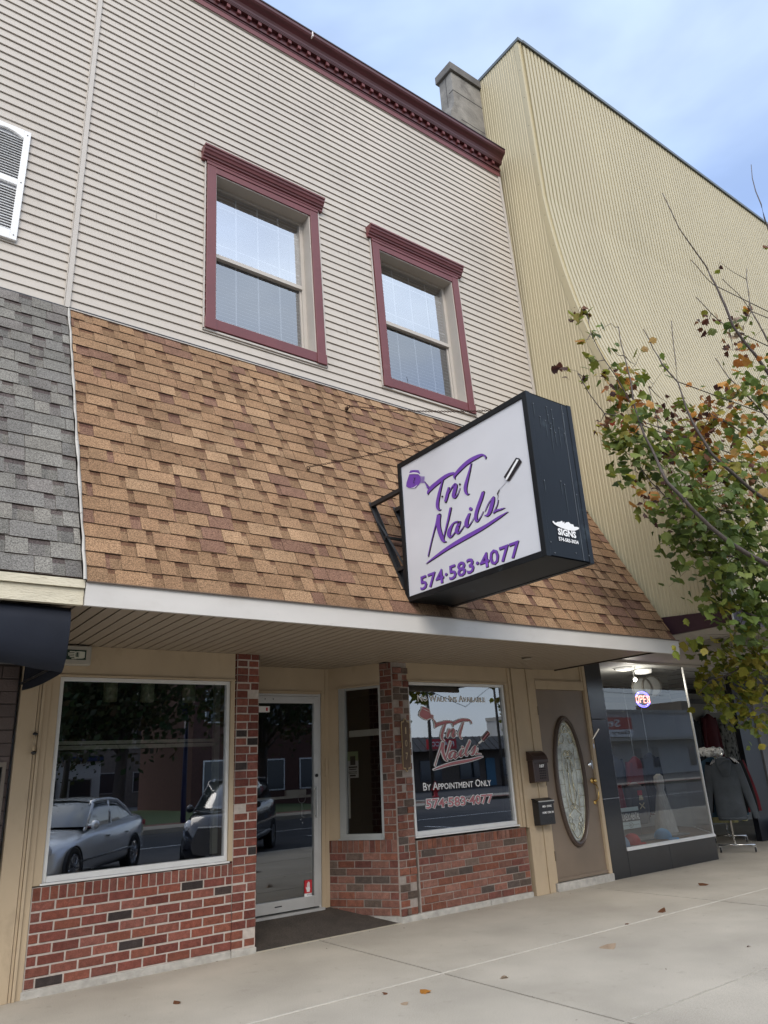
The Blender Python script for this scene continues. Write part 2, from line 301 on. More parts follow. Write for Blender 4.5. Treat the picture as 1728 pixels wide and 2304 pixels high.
# ---------------------------------------------------------------- shingle mansards
A0=Vector((XL,-.34,5.765)); 
def shingles(mb,TL,TR,BL,BR,nc,pal,accent,seed):
    r=random.Random(seed); TL,TR,BL,BR=map(Vector,(TL,TR,BL,BR)); n=(TR-TL).cross(BL-TL).normalized(); 
    if n.y>0:n=-n
    W_=(BR-BL).length
    def P(s,t,d): return tuple((TL.lerp(TR,s)).lerp(BL.lerp(BR,s),t)+n*d)
    for k in range(nc):
        t0=k/nc; t1=(k+1)/nc; th=t1-t0
        # base layer, continuous strip broken in random tints
        x=-r.random()*.2
        while x<W_:
            wd=r.choice((.09,.12,.15,.19,.24)); s0,s1=max(0,x)/W_,min(W_,x+wd)/W_
            if s1>s0+1e-5:
                c=r.choice(pal); q=r.uniform(.88,1.12)
                c=tuple(v*.80 for v in c)
                if r.random()<.13: c=accent
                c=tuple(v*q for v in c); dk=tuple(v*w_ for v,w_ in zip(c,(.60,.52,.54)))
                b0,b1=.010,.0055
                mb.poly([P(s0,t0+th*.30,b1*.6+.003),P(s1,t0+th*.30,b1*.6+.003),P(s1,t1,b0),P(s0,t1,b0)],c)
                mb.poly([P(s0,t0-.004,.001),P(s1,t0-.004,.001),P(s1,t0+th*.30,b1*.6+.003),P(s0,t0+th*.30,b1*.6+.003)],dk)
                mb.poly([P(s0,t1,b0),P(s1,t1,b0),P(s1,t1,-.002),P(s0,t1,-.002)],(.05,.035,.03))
            x+=wd
        x=-r.random()*.3
        while x<W_:
            wd=r.choice((.11,.14,.17,.21,.26,.30)); gap=r.choice((.005,.05,.08,.11,.14)); s0,s1=max(0,x)/W_,min(W_,x+wd)/W_
            if s1>s0+1e-5:
                c=r.choice(pal); q=r.uniform(.92,1.14)
                if r.random()<.10: c=accent
                c=tuple(v*q for v in c); jt=r.uniform(-.04,.03)*th
                e0,e1=.0055,.0155
                a,b,d_,e_=P(s0,t0-.003,e0),P(s1,t0-.003,e0),P(s1,t1+jt,e1),P(s0,t1+jt,e1)
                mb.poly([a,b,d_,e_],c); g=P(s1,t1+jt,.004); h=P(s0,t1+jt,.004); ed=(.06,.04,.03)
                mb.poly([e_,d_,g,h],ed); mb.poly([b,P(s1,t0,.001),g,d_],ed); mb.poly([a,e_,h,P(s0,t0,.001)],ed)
            x+=wd+gap
TL=(XL+.01,-.345,5.755); TR=(XR-.0,-.345,5.755); BLc=(1.262,-1.775,2.755); BRc=(7.86,-1.895,2.72)
pal=[(.265,.162,.092),(.29,.18,.104),(.25,.152,.087),(.32,.205,.12),(.255,.154,.09),(.27,.168,.097)]
mans=thing_part('shingle_mansard',salon)
mb=MB(); shingles(mb,TL,TR,BLc,BRc,24,pal,(.19,.108,.074),11); mb.build('shingles',m_shing,mans)
mb=MB(); mb.poly([TL,TR,BRc,BLc]); mb.poly([TL,BLc,(XL+.01,-.3,2.67)]); mb.poly([TR,(XR,-.3,2.67),BRc]); 
mb.build('sheathing',m_groove,mans,xf=lambda x,y,z:(x,y+.045,z-.015))
# fascia + soffit
f0,f1=Vector((1.262,-1.79,2.755)),Vector((7.875,-1.915,2.722)); fb0,fb1=Vector((1.262,-1.785,2.600)),Vector((7.875,-1.905,2.570))
mb=MB(); th=Vector((0,.03,0))
mb.poly([f0,f1,fb1,fb0]); mb.poly([f0+th,f1+th,f1,f0]); mb.poly([fb0,fb1,fb1+th,fb0+th]); mb.poly([f1,f1+th*2,fb1+th*2,fb1]); mb.poly([f0,fb0,fb0+th,f0+th]); mb.poly([fb0+th,fb1+th,f1+th,f0+th])
# side return of the fascia running back to the wall
mb.build('fascia',m_white,salon)
mb=MB(); mb.obox(f0+Vector((0,-.004,.004)),f1+Vector((0,-.004,.004)),(0,.012,0),(0,0,.004)); mb.build('drip_edge',M('drip edge',(.10,.07,.05),.6),salon)
mb=MB(); ZS=2.645; x=1.27; k=0
while x<7.83:
    x1=min(x+.104,7.85); yb=.72 if (x>3.3 and x<4.98) else .02
    if x>1.2: mb.box(x,x1-.016,-1.76,yb,ZS,ZS+.012)
    x+=.102
sof=mb.build('soffit',m_soffit,salon)
B1('soffit_backing',m_groove,salon,(7.852,7.868,-1.87,-.02,2.632,2.735),(1.27,7.84,-1.76,.02,ZS+.018,ZS+.03),(3.3,5.1,.02,.85,ZS+.018,ZS+.03))
mb=MB(); mb.lathe([(.0,0),(.055,0),(.06,.004),(.05,.018),(0,.02)],(6.55,-.75,2.624),n=18); mb.build('soffit_light',M('soffit lamp plate',(.3,.26,.2),.5),salon)
# ---------------------------------------------------------------- brickwork
palL=[(.20,.072,.048),(.178,.060,.045),(.22,.082,.06),(.16,.054,.042),(.20,.08,.062),(.21,.07,.048)]
palR=[(.215,.088,.058),(.19,.073,.048),(.22,.102,.076),(.16,.064,.05),(.24,.12,.09),(.195,.096,.073)]
def bricks(mb,fn,u0,u1,z0,nrow,h,Lb,joint,pal_,darkc,pdark,seed,off=.0,jit=.0025,sched=None,zf=None):
    r=random.Random(seed)
    for k in range(nrow):
        a=z0+k*h+joint/2; b=z0+(k+1)*h-joint/2
        if sched: edges=sched[k%len(sched)]
        else:
            o=-(off+(k%2)*.5)*Lb; edges=[]; u=u0+o
            while u<u1: edges.append((u,u+Lb)); u+=Lb
        for e0,e1 in edges:
            e0,e1=max(e0,u0),min(e1,u1)
            if e1-e0<.03: continue
            e0+=joint/2; e1-=joint/2
            c=r.choice(pal_); q=r.uniform(.82,1.15)
            if r.random()<pdark: c=r.choice(darkc)
            c=tuple(v*q for v in c); d=r.uniform(-jit,jit)+.006; dz=r.uniform(-.002,.002); ch=.004
            aa,bb=a+dz,b+dz
            O=[fn(e0,aa,-.004),fn(e1,aa,-.004),fn(e1,bb,-.004),fn(e0,bb,-.004)]
            Mi=[fn(e0,aa,d-.003),fn(e1,aa,d-.003),fn(e1,bb,d-.003),fn(e0,bb,d-.003)]
            I=[fn(e0+ch,aa+ch,d),fn(e1-ch,aa+ch,d),fn(e1-ch,bb-ch,d),fn(e0+ch,bb-ch,d)]
            mb.poly(I,c)
            for j in range(4):
                n=(j+1)%4; mb.poly([Mi[j],Mi[n],I[n],I[j]],c); mb.poly([O[j],O[n],Mi[n],Mi[j]],c)
dk=[(.055,.04,.036),(.045,.036,.034)]; dkR=[(.115,.085,.068),(.09,.07,.06),(.14,.10,.08)]
CH=.0745
def LP(x,y,z): return (x+.012*(z-1.3),y,z)
_bw=bricks

# left panel
front=lambda u,z,d:(u,-d,z)
bp=thing_part('brick_panel',salon)
mb=MB(); bricks(mb,front,1.505,3.19,.056,8,CH,.205,.014,palL,dk,.055,5,off=.62)
r_=random.Random(2); u=1.505
while u<3.185:
    u1=min(u+.064,3.19); c=r_.choice(palL); q=r_.uniform(.8,1.1); c=tuple(v*q for v in c); mb.box(u+.006,u1-.004,-.007+r_.uniform(-.002,.002),.03,.656,.748+r_.uniform(-.003,.003),c); u+=.0655
mb.build('bricks',m_brick,bp)
B1('mortar',m_mortW,bp,(1.503,3.19,0.0,.2,.05,.75))
B1('base_course',m_conc,bp,(1.49,3.18,-.018,.1,-.01,.054),(3.184,3.425,-.022,.1,-.01,.05),bevel=.006)
def pillar(x0,x1,y1,seed,mort,pal_,pd,xf,side=True):
    t=thing_part('brick_pillar',salon); mb=MB(); n=35; W_=x1-x0
    sch=[[(x0,x0+W_*.52),(x0+W_*.52,x1)],[(x0-.1,x0+W_*.50),(x0+W_*.50,x1)],[(x0,x0+W_*.62),(x0+W_*.62,x1)],[(x0,x0+W_*.50),(x0+W_*.50,x1)]]
    bricks(mb,front,x0,x1,.056,n-0,CH,.2,.011,pal_,dk if pd<.1 else dkR,pd,seed,sched=sch,jit=.008)
    bricks(mb,lambda u,z,d:(x0-d,u,z),0.0,y1,.056,n,CH,.1,.012,pal_,dk if pd<.1 else dkR,pd,seed+1,jit=.003)
    bricks(mb,lambda u,z,d:(x1+d,u,z),0.0,y1,.056,n,CH,.1,.012,pal_,dk,pd,seed+2,jit=.003)
    mb.build('bricks',m_brick,t,xf=xf); B1('mortar',mort,t,(x0+.002,x1-.002,0.0,y1,.05,2.642),xf=xf)
    return t
pillar(3.195,3.435,.24,31,m_mortW,palL,.04,LP)
# right panel
bp2=thing_part('brick_panel',salon)
mb=MB(); bricks(mb,front,5.34,7.005,.056,8,CH,.205,.010,palR,dkR,.24,15,off=.3)
u=5.34
while u<7.0:
    u1=min(u+.064,7.005); c=r_.choice(palR); q=r_.uniform(.75,1.1); c=tuple(v*q for v in c); mb.box(u+.005,u1-.003,-.007+r_.uniform(-.002,.002),.03,.656,.748+r_.uniform(-.003,.003),c); u+=.0655
mb.build('bricks',m_brick,bp2); B1('mortar',m_mortG,bp2,(5.33,7.008,0,.2,.05,.75))
B1('base_course',m_conc,bp2,(5.06,6.32,-.02,.1,-.01,.056),(6.326,7.012,-.018,.1,-.01,.054),bevel=.006)
# right pillar (front face) + angled side wall of the entrance
p0=Vector((5.09,0,0)); dv=Vector((-.40,.72,0)).normalized(); LW=.824; nv=Vector((-dv.y,dv.x,0))   # outward (towards entrance)
def SWP(s,z,d): q=p0+dv*s+nv*d; return (q.x,q.y,z)
pr=thing_part('brick_pillar',salon); mb=MB()
x0,x1=5.095,5.325; W_=x1-x0
sch=[[(x0,x0+W_*.35),(x0+W_*.35,x0+W_*.58),(x0+W_*.58,x1)],[(x0,x0+W_*.58),(x0+W_*.58,x1)],[(x0,x0+W_*.42),(x0+W_*.42,x1)],[(x0,x0+W_*.60),(x0+W_*.62,x1)]]
bricks(mb,front,x0,x1,.056,35,CH,.2,.011,palR,dkR,.28,41,sched=sch,jit=.013)
bricks(mb,SWP,0.006,.155,.78,25,CH,.15,.010,palR,dkR,.15,42,sched=[[(0,.05),(.05,.155)],[(0,.155)],[(0,.10),(.10,.155)]],jit=.004)
mb.build('bricks',m_brick,pr,xf=RH)
mb=MB()
q=[SWP(0,0,-.002),(5.32,.002,0),(5.32,.2,0),SWP(.155,0,-.002)]
mb.prism([(a[0],a[1]) for a in q],'z',.05,2.642); mb.build('mortar',m_mortG,pr,xf=RH)
sw=thing_part('side_brick_wall',salon); mb=MB()
bricks(mb,SWP,0.006,LW,.062,8,CH,.205,.010,palR,dkR,.24,51,off=.5)
s=.006
rows=[]
while s<LW-.02:
    c=r_.choice(palR); q_=r_.uniform(.75,1.1); c=tuple(v*q_ for v in c); e=min(s+.064,LW); s2=s
    pts=[SWP(s+.005,0,.007),SWP(e-.003,0,.007),SWP(e-.003,0,-.03),SWP(s+.005,0,-.03)]
    mb.prism([(a[0],a[1]) for a in pts],'z',.662,.782,c); s+=.0655
mb.build('bricks',m_brick,sw,xf=RH)
mb=MB(); pts=[SWP(0,0,-.001),SWP(LW,0,-.001),SWP(LW,0,-.15),SWP(.05,0,-.15)]; mb.prism([(a[0],a[1]) for a in pts],'z',0,.78); mb.build('mortar',m_mortG,sw,xf=RH)
mb=MB(); pts=[SWP(-.02,0,.012),SWP(.3,0,.010),SWP(.3,0,-.1),SWP(.0,0,-.1)]; mb.prism([(a[0],a[1]) for a in pts],'z',-.01,.06); mb.build('base_course',m_conc,sw,xf=RH)
# side window
swn=thing_part('side_window',salon); mb=MB()
def swbox(mb,s0,s1,z0,z1,d0,d1,c=(1,1,1)):
    pts=[SWP(s0,0,d0),SWP(s1,0,d0),SWP(s1,0,d1),SWP(s0,0,d1)]; mb.prism([(a[0],a[1]) for a in pts],'z',z0,z1,c)
swbox(mb,.156,.185,.80,2.40,-.05,-.01); swbox(mb,.61,.685,.80,2.40,-.05,.008); swbox(mb,.185,.61,2.375,2.40,-.05,-.01); swbox(mb,.185,.61,.80,.845,-.05,.008)
mb.build('frame',m_alud,swn,xf=RH)
mb=MB(); mb.poly([SWP(.185,.845,-.03),SWP(.61,.845,-.03),SWP(.61,2.375,-.03),SWP(.185,2.375,-.03)]); mb.build('pane',GLASS('dim side glass',.10,(.5,.5,.5)),swn,xf=RH)
mb=MB(); swbox(mb,.156,.70,.785,.80,-.06,.02); mb.build('sill',m_alud,swn,xf=RH)
mb=MB(); swbox(mb,.17,.61,1.86,1.93,-.13,-.10); swbox(mb,.585,.605,1.0,1.45,-.06,-.05); mb.build('inner_bar',M('pale bar',(.75,.75,.66),.5),swn,xf=RH)
mb=MB(); swbox(mb,.155,LW,2.41,2.645,-.10,-.004); swbox(mb,.70,LW,.784,2.41,-.1,.0); swbox(mb,.156,.70,2.403,2.418,-.05,.012); swbox(mb,.688,.70,.80,2.418,-.05,.012)
mb.build('side_header',m_tan,salon,xf=RH)
# entrance back wall + door
YD=.72
mb=MB()
mb.box(4.60,4.70,YD,YD+.1,.0,2.35); mb.box(3.3,4.80,YD+.002,YD+.1,2.352,2.645); mb.box(4.585,4.602,YD-.014,YD+.05,.0,2.365); mb.box(3.3,4.602,YD-.014,YD+.05,2.366,2.382); mb.box(4.640,4.650,YD-.006,YD+.01,.1,2.64)
mb.build('entrance_wall',m_tan,salon,xf=RH)
B1('switch_plate',m_tan,salon,(4.635,4.672,YD-.02,YD,1.45,1.65),xf=RH,bevel=.004)
BN('jamb_left',m_tan,salon,(3.35,3.62,YD,YD+.1,0,2.36),(3.40,3.46,.2,YD,0,2.645))
dr=thing_part('entrance_door',salon); mb=MB()
mb.box(3.62,3.70,YD-.01,YD+.04,.165,2.325); mb.box(4.49,4.548,YD-.01,YD+.04,.165,2.325); mb.box(3.70,4.49,YD-.01,YD+.04,2.25,2.325); mb.box(3.70,4.49,YD-.01,YD+.04,.165,.272)
mb.box(4.552,4.582,YD-.004,YD+.06,.15,2.355); mb.box(3.62,4.552,YD-.004,YD+.06,2.33,2.352)
mb.build('frame',m_alu,dr,xf=RH,bevel=.002)
B1('threshold',m_alu,dr,(3.60,4.60,YD-.05,YD+.06,.125,.15),xf=RH)
mb=MB(); mb.poly([(3.70,YD+.012,.272),(4.49,YD+.012,.272),(4.49,YD+.012,2.25),(3.70,YD+.012,2.25)]); mb.build('pane',GLASS('door glass',.17,(.6,.62,.62),.012,1.2),dr,xf=RH)
mb=MB(); mb.box(4.497,4.52,YD-.05,YD-.035,1.03,1.35); mb.box(4.5,4.516,YD-.036,YD-.01,1.04,1.06); mb.box(4.5,4.516,YD-.036,YD-.01,1.32,1.34); mb.build('pull_handle',m_alu,dr,xf=RH)
mb=MB(); mb.lathe([(0,.012),(.018,.012),(.018,0)],(4.519,YD-.012,1.467),(0,-1,0),12); mb.build('lock',m_black,dr,xf=RH)
B1('push_bar',M('push bar',(.75,.75,.68),.4),dr,(3.7,4.48,YD+.05,YD+.075,1.245,1.27),(4.17,4.42,YD+.045,YD+.08,1.27,1.33),xf=RH)
B1('latch_marks',m_black,dr,(3.86,3.868,YD-.013,YD-.01,2.285,2.30),(3.96,3.968,YD-.013,YD-.01,2.285,2.30),(4.02,4.10,YD-.014,YD-.01,.215,.225),xf=RH)
# stickers on the door
m_red=M('red vinyl',(.55,.02,.03),.5,var=0); m_wv=M('white vinyl',(.85,.85,.84),.5,var=.02)
st=thing_part('sticker',dr); B1('red_field',m_red,st,(4.377,4.467,YD+.004,YD+.007,.30,.425),xf=RH); B1('white_field',m_wv,st,(4.377,4.467,YD+.004,YD+.007,.272,.299),xf=RH)
def hand(fn,name,parent,mat):
    mb=MB(); P_=lambda pts:[fn(*p) for p in pts]
    mb.poly(P_([(.2,.0),(.75,.0),(.85,.25),(.8,.5),(.25,.5),(.18,.25)]))
    for a,tp in ((.25,.86),(.40,.97),(.55,1.0),(.69,.9)): mb.poly(P_([(a,.49),(a+.11,.49),(a+.11,tp-.04),(a+.08,tp),(a+.03,tp),(a,tp-.04)]))
    mb.poly(P_([(.2,.12),(.0,.42),(.03,.52),(.1,.5),(.24,.33)]))
    return mb.build(name,mat,parent,xf=RH)
hand(lambda u,v:(4.392+.06*u,YD+.002,.312+.10*v),'white_hand',st,m_wv)
text('STOP',lambda u,v:(4.39+u,YD+.0015,.279+v),.06,.014,'sticker_text',m_black,st).data.transform(Matrix.Identity(4))
st2=thing_part('sticker',dr); B1('white_field',m_wv,st2,(3.72,3.93,YD+.004,YD+.007,2.15,2.215),xf=RH); B1('red_dot',m_red,st2,(3.885,3.905,YD+.002,YD+.004,2.165,2.20),xf=RH)
# ---------------------------------------------------------------- left shop window
def shopwin(x0,x1,z0,z1,mat,yf=0.02,gl=g_shop,fr=.03,sill=.045,clear=True):
    t=thing_part('shop_window',salon)
    mb=MB(); mb.box(x0,x0+fr,yf,yf+.06,z0,z1); mb.box(x1-fr,x1,yf,yf+.06,z0,z1); mb.box(x0+fr,x1-fr,yf,yf+.06,z1-fr,z1); mb.box(x0+fr,x1-fr,yf-.006,yf+.06,z0,z0+sill)
    mb.box(x0-.02,x1+.01,yf-.035,yf+.05,z0-.016,z0-.001)
    mb.build('frame',mat,t,bevel=.002)
    mb=MB(); mb.poly([(x0+fr,yf+.03,z0+sill),(x1-fr,yf+.03,z0+sill),(x1-fr,yf+.03,z1-fr),(x0+fr,yf+.03,z1-fr)]); mb.build('pane',gl,t)
    return t
m_walu=M('white aluminium frame',(.72,.72,.70),.35,metal=.2,var=.05)
sw1=shopwin(1.574,3.145,.775,2.375,m_walu,gl=g_shop1)
B1('inner_bar',M('pale inner bar',(.80,.80,.68),.6),sw1,(1.5,3.27,.58,.62,1.845,1.875),(1.5,3.27,.57,.62,1.80,1.835),(3.235,3.29,.56,.62,.8,2.5))
sw2=shopwin(5.335,6.895,.79,2.43,m_walu)
# black inner edge right side
B1('inner_post',m_dark,sw2,(6.80,6.86,.055,.12,.83,2.39))
BN('header_board',m_tan,salon,(1.27,3.19,.0,.12,2.395,2.645),(1.27,3.19,-.014,.05,2.378,2.394),(5.33,7.0,.0,.12,2.45,2.645),(5.33,6.92,-.012,.05,2.433,2.449),(3.148,3.19,.0,.12,.77,2.378),bevel=.002)
# posts
BN('post_board',m_tan,salon,(1.265,1.40,-.03,.12,0,2.64),(1.404,1.425,-.022,.1,0,2.64),(1.428,1.45,-.034,.1,0,2.64),(1.453,1.500,-.012,.1,0,2.64),(1.50,1.57,.0,.1,.76,2.38),bevel=.003)
BN('post_board',m_tan,salon,(6.905,6.955,-.004,.1,.755,2.45),(6.955,7.0,-.016,.1,.755,2.64),(7.012,7.05,-.03,.1,.745,2.64),(7.055,7.275,-.022,.1,0,2.64),(7.28,7.30,-.034,.1,0,2.64),(7.303,7.322,-.026,.1,0,2.64),(7.325,7.40,-.014,.1,0,2.64),(7.40,7.46,-.004,.1,.09,2.64),bevel=.003)
# door pull on the left post
mb=MB(); 
pts=[(1.402,-.03,1.765),(1.397,-.06,1.775),(1.394,-.075,1.80),(1.394,-.078,1.83),(1.396,-.072,1.86),(1.40,-.06,1.88),(1.402,-.03,1.89)]
hp=thing_part('wall_handle',salon); mb.tube(pts,[.008,.009,.011,.012,.011,.009,.008],8); mb.build('grip',m_tan,hp,smooth=True)
mb=MB(); mb.lathe([(0,.0),(.02,.002),(.021,.01),(.012,.02),(0,.02)],(1.402,-.05,1.762),(0,-.3,-1),12); mb.lathe([(0,.0),(.02,.002),(.021,.01),(.012,.02),(0,.02)],(1.402,-.05,1.893),(0,-.3,1),12); mb.build('end_cap',m_black,hp,smooth=True)
# ---------------------------------------------------------------- apartment door
ad=thing_part('apartment_door',salon)
m_door=M('taupe door paint',(.19,.145,.105),.38,var=.12,vs=2.2,bump=.04,bs=20,dirt=((.28,.22,.17),4,.62,.35))
CX,CZ=7.948,1.244; RX,RZ=.305,.805
def ell(rx_,rz_,n=56): return [(CX+rx_*math.sin(2*math.pi*k/n),CZ+rz_*math.cos(2*math.pi*k/n)) for k in range(n)]
mb=MB(); rect=[]; 
x0,x1,z0,z1=7.467,8.432,.098,2.383
for k,(x,z) in enumerate(ell(RX-.05,RZ-.06)):
    dx,dz=x-CX,z-CZ; t=min((x1-CX)/dx if dx>1e-6 else 1e9,(x0-CX)/dx if dx<-1e-6 else 1e9,(z1-CZ)/dz if dz>1e-6 else 1e9,(z0-CZ)/dz if dz<-1e-6 else 1e9); rect.append((CX+dx*t,CZ+dz*t))
el=ell(RX-.05,RZ-.06); n=len(el); yd=.02
for k in range(n): 
    a,b=el[k],el[(k+1)%n]; c,d=rect[(k+1)%n],rect[k]; mb.poly([(a[0],yd,a[1]),(d[0],yd,d[1]),(c[0],yd,c[1]),(b[0],yd,b[1])])
    if d[0]!=c[0] and d[1]!=c[1]:
        cx_=x1 if (d[0]>CX) else x0; cz_=z1 if (d[1]+c[1])/2>CZ else z0; mb.poly([(d[0],yd,d[1]),(cx_,yd,cz_),(c[0],yd,c[1])])
mb.build('slab',m_door,ad)
B1('kick_edge',m_door,ad,(7.467,8.432,.0,.03,.098,.135))
m_ring=M('oval moulding',(.075,.052,.04),.35,var=.1)
mb=MB(); rows=[]
for rr,yy in ((0,.02),(.006,-.004),(.02,-.012),(.03,-.004),(.036,-.004),(.045,-.014),(.062,-.010),(.068,.012),(.068,.03)):
    rows.append([(x,yy,z) for x,z in ell(RX-rr,RZ-rr)])
mb.grid(rows,close=True); mb.build('oval_moulding',m_ring,ad,smooth=False)
gd=M('frosted leaded glass',(.42,.45,.42),.25,var=.32,vs=9,bump=1.0,bs=26,fine=.15,fs=60,spec=.8)
mb=MB(); mb.poly([(x,.022,z) for x,z in ell(RX-.06,RZ-.06)][::-1]); og=mb.build('oval_glass',gd,ad)
# caming: brass curls
m_came=M('brass caming',(.72,.68,.50),.25,metal=.8,var=.05); mb=MB()
def cm(pts,r=.0045): mb.tube([(CX+a,.014,CZ+b) for a,b in pts],r,5)
def arc(cx,cz,rx_,rz_,a0,a1,n=12): return [(cx+rx_*math.cos(R(a0+(a1-a0)*k/n)),cz+rz_*math.sin(R(a0+(a1-a0)*k/n))) for k in range(n+1)]
cm([(x-CX,z-CZ) for x,z in ell(RX-.075,RZ-.08)]+[(0,RZ-.08)],.004)
for s_ in(-1,1):
    cm([(s_*.03,.22),(s_*.035,.0),(s_*.03,-.30)]); cm([(s_*.12,.40),(s_*.125,.1),(s_*.12,-.2),(s_*.10,-.38)],.0035)
    cm(arc(s_*.03,.64,.045,.05,90,90+s_*-250)); cm(arc(s_*.095,.52,.05,.07,90,90-s_*300)); cm([(s_*.0,.68),(s_*.07,.60),(s_*.13,.53),(s_*.165,.42)])
    cm([(s_*.0,.30),(s_*.05,.36),(s_*.09,.31),(s_*.06,.26),(s_*.0,.28)]); cm([(0,.28),(s_*.05,.22),(s_*.08,.16),(s_*.05,.10),(s_*.02,.14)]); cm(arc(s_*.035,.33,.03,.035,0,360))
    cm([(0,-.30),(s_*.05,-.25),(s_*.08,-.18),(s_*.05,-.10),(s_*.04,-.04)]); cm(arc(s_*.04,-.33,.032,.025,0,360)); cm([(0,-.33),(s_*.06,-.38),(s_*.11,-.42),(s_*.13,-.50),(s_*.08,-.53),(s_*.06,-.47),(s_*.10,-.43)])
    cm([(s_*.05,-.53),(s_*.09,-.60),(s_*.03,-.68),(0,-.70)]); cm(arc(s_*.07,-.56,.035,.045,0,360))
    cm([(s_*.12,.25),(s_*.225,.25)],.003); cm([(s_*.12,-.05),(s_*.235,-.05)],.003); cm([(s_*.10,-.33),(s_*.20,-.33)],.003); cm([(s_*.13,-.20),(s_*.22,-.20)],.003); cm([(s_*.125,.12),(s_*.235,.12)],.003)
cm(arc(0,.325,.02,.025,0,360)); cm(arc(0,-.33,.018,.018,0,360))
mb.build('caming',m_came,og,smooth=True)
# hardware
kn=thing_part('handle_set',ad); mb=MB()
mb.lathe([(0,0),(.036,0),(.036,.006),(.028,.012),(.012,.014),(.011,.03),(.02,.036),(.026,.048),(.024,.062),(.012,.07),(0,.071)],(8.372,.02,1.215),(0,-1,0),18)
mb.tube([(8.372,-.0,1.175),(8.374,-.04,1.16),(8.376,-.058,1.12),(8.376,-.06,1.06),(8.375,-.05,1.0),(8.373,-.02,.97),(8.373,.01,.96)],[.009,.008,.008,.009,.008,.008,.011],8)
mb.lathe([(0,0),(.028,0),(.028,.006),(.018,.012),(0,.013)],(8.372,.02,.945),(0,-1,0),16); mb.build('grip',m_brass,kn,smooth=True)
mb=MB(); mb.lathe([(0,0),(.03,0),(.03,.008),(.022,.018),(.0,.02)],(8.362,.02,1.415),(0,-1,0),18); mb.box(8.40,8.43,.005,.02,1.36,1.47); mb.build('deadbolt',m_chrome,kn,smooth=False)
mb=MB(); mb.box(8.445,8.475,-.012,.012,1.69,1.80); mb.obox((8.455,-.02,1.74),(8.53,-.09,1.87),(.010,0,-.004),(0,.002,.002)); mb.box(8.45,8.47,-.02,-.01,1.62,1.68); mb.build('hasp',m_chrome,kn)
for hz in (2.112,1.251,.389):
    B1('hinge',M('hinge',(.2,.16,.12),.4,metal=.6),ad,(7.452,7.474,-.012,.016,hz-.055,hz+.055))
BN('door_frame_board',m_tan,salon,(8.436,8.492,-.014,.1,.085,2.80),(8.430,8.436,-.004,.1,.09,2.5),(7.462,8.43,-.010,.1,2.388,2.50),(7.462,8.43,-.002,.1,2.50,2.515),(7.462,8.40,.012,.1,2.515,2.82),(8.40,8.435,-.004,.1,2.515,2.82),(7.84,8.45,.02,.1,2.6,2.82),bevel=.002)
# chimney stub between this roof and the corrugated building
ch=thing_part('chimney',salon); m_st=M('weathered limestone',(.23,.215,.19),.9,var=.25,vs=4,bump=.7,bs=18,fine=.15,fs=90,dirt=((.10,.09,.08),3,.53,.7))
mb=MB(); rws=[]
for z,xl,yb in ((10.9,7.02,.50),(11.9,7.04,.50),(12.22,7.08,.46),(12.32,7.14,.36),(12.45,7.165,.325),(13.14,7.165,.325)): rws.append([(xl,-.0,z),(7.95,-.0,z),(7.95,yb,z),(xl,yb,z)])
mb.grid(rws,close=True); mb.build('shaft',m_st,ch)
B1('cap_stone',M('dark cap stone',(.13,.12,.11),.9,var=.25,vs=5,bump=.6,bs=20),ch,(7.115,7.95,-.045,.37,13.145,13.32),bevel=.01)
B1('stone_joint',m_joint0,ch,(7.16,7.95,-.004,.1,12.70,12.712),(7.3,7.95,-.004,.1,12.1,12.108),(7.161,7.20,.15,.16,12.3,13.14)) 
B1('parapet_block',M('pale parapet stone',(.42,.42,.40),.8,var=.15,vs=6),ch,(7.22,7.93,-.14,-.01,11.0,11.80),bevel=.01)
B1('door_step',m_conc,salon,(7.42,8.495,-.035,.12,-.01,.088),bevel=.008)
# ---------------------------------------------------------------- dark interior of the salon
mi=M('interior wall',(.045,.042,.038),.8); 
BN('interior_wall',mi,salon,(1.3,8.4,4.5,4.6,0,2.8),(1.28,1.32,.15,4.5,0,2.8),(7.08,7.12,.12,4.5,0,2.8),(1.3,7.1,.86,4.5,2.66,2.7),(1.3,7.1,.86,4.5,.0,.02),(1.3,3.3,.13,.86,2.66,2.7),(5.0,7.1,.22,.86,2.66,2.7),(1.3,3.3,.22,.86,0,.02),(5.2,7.1,.22,.86,0,.02))
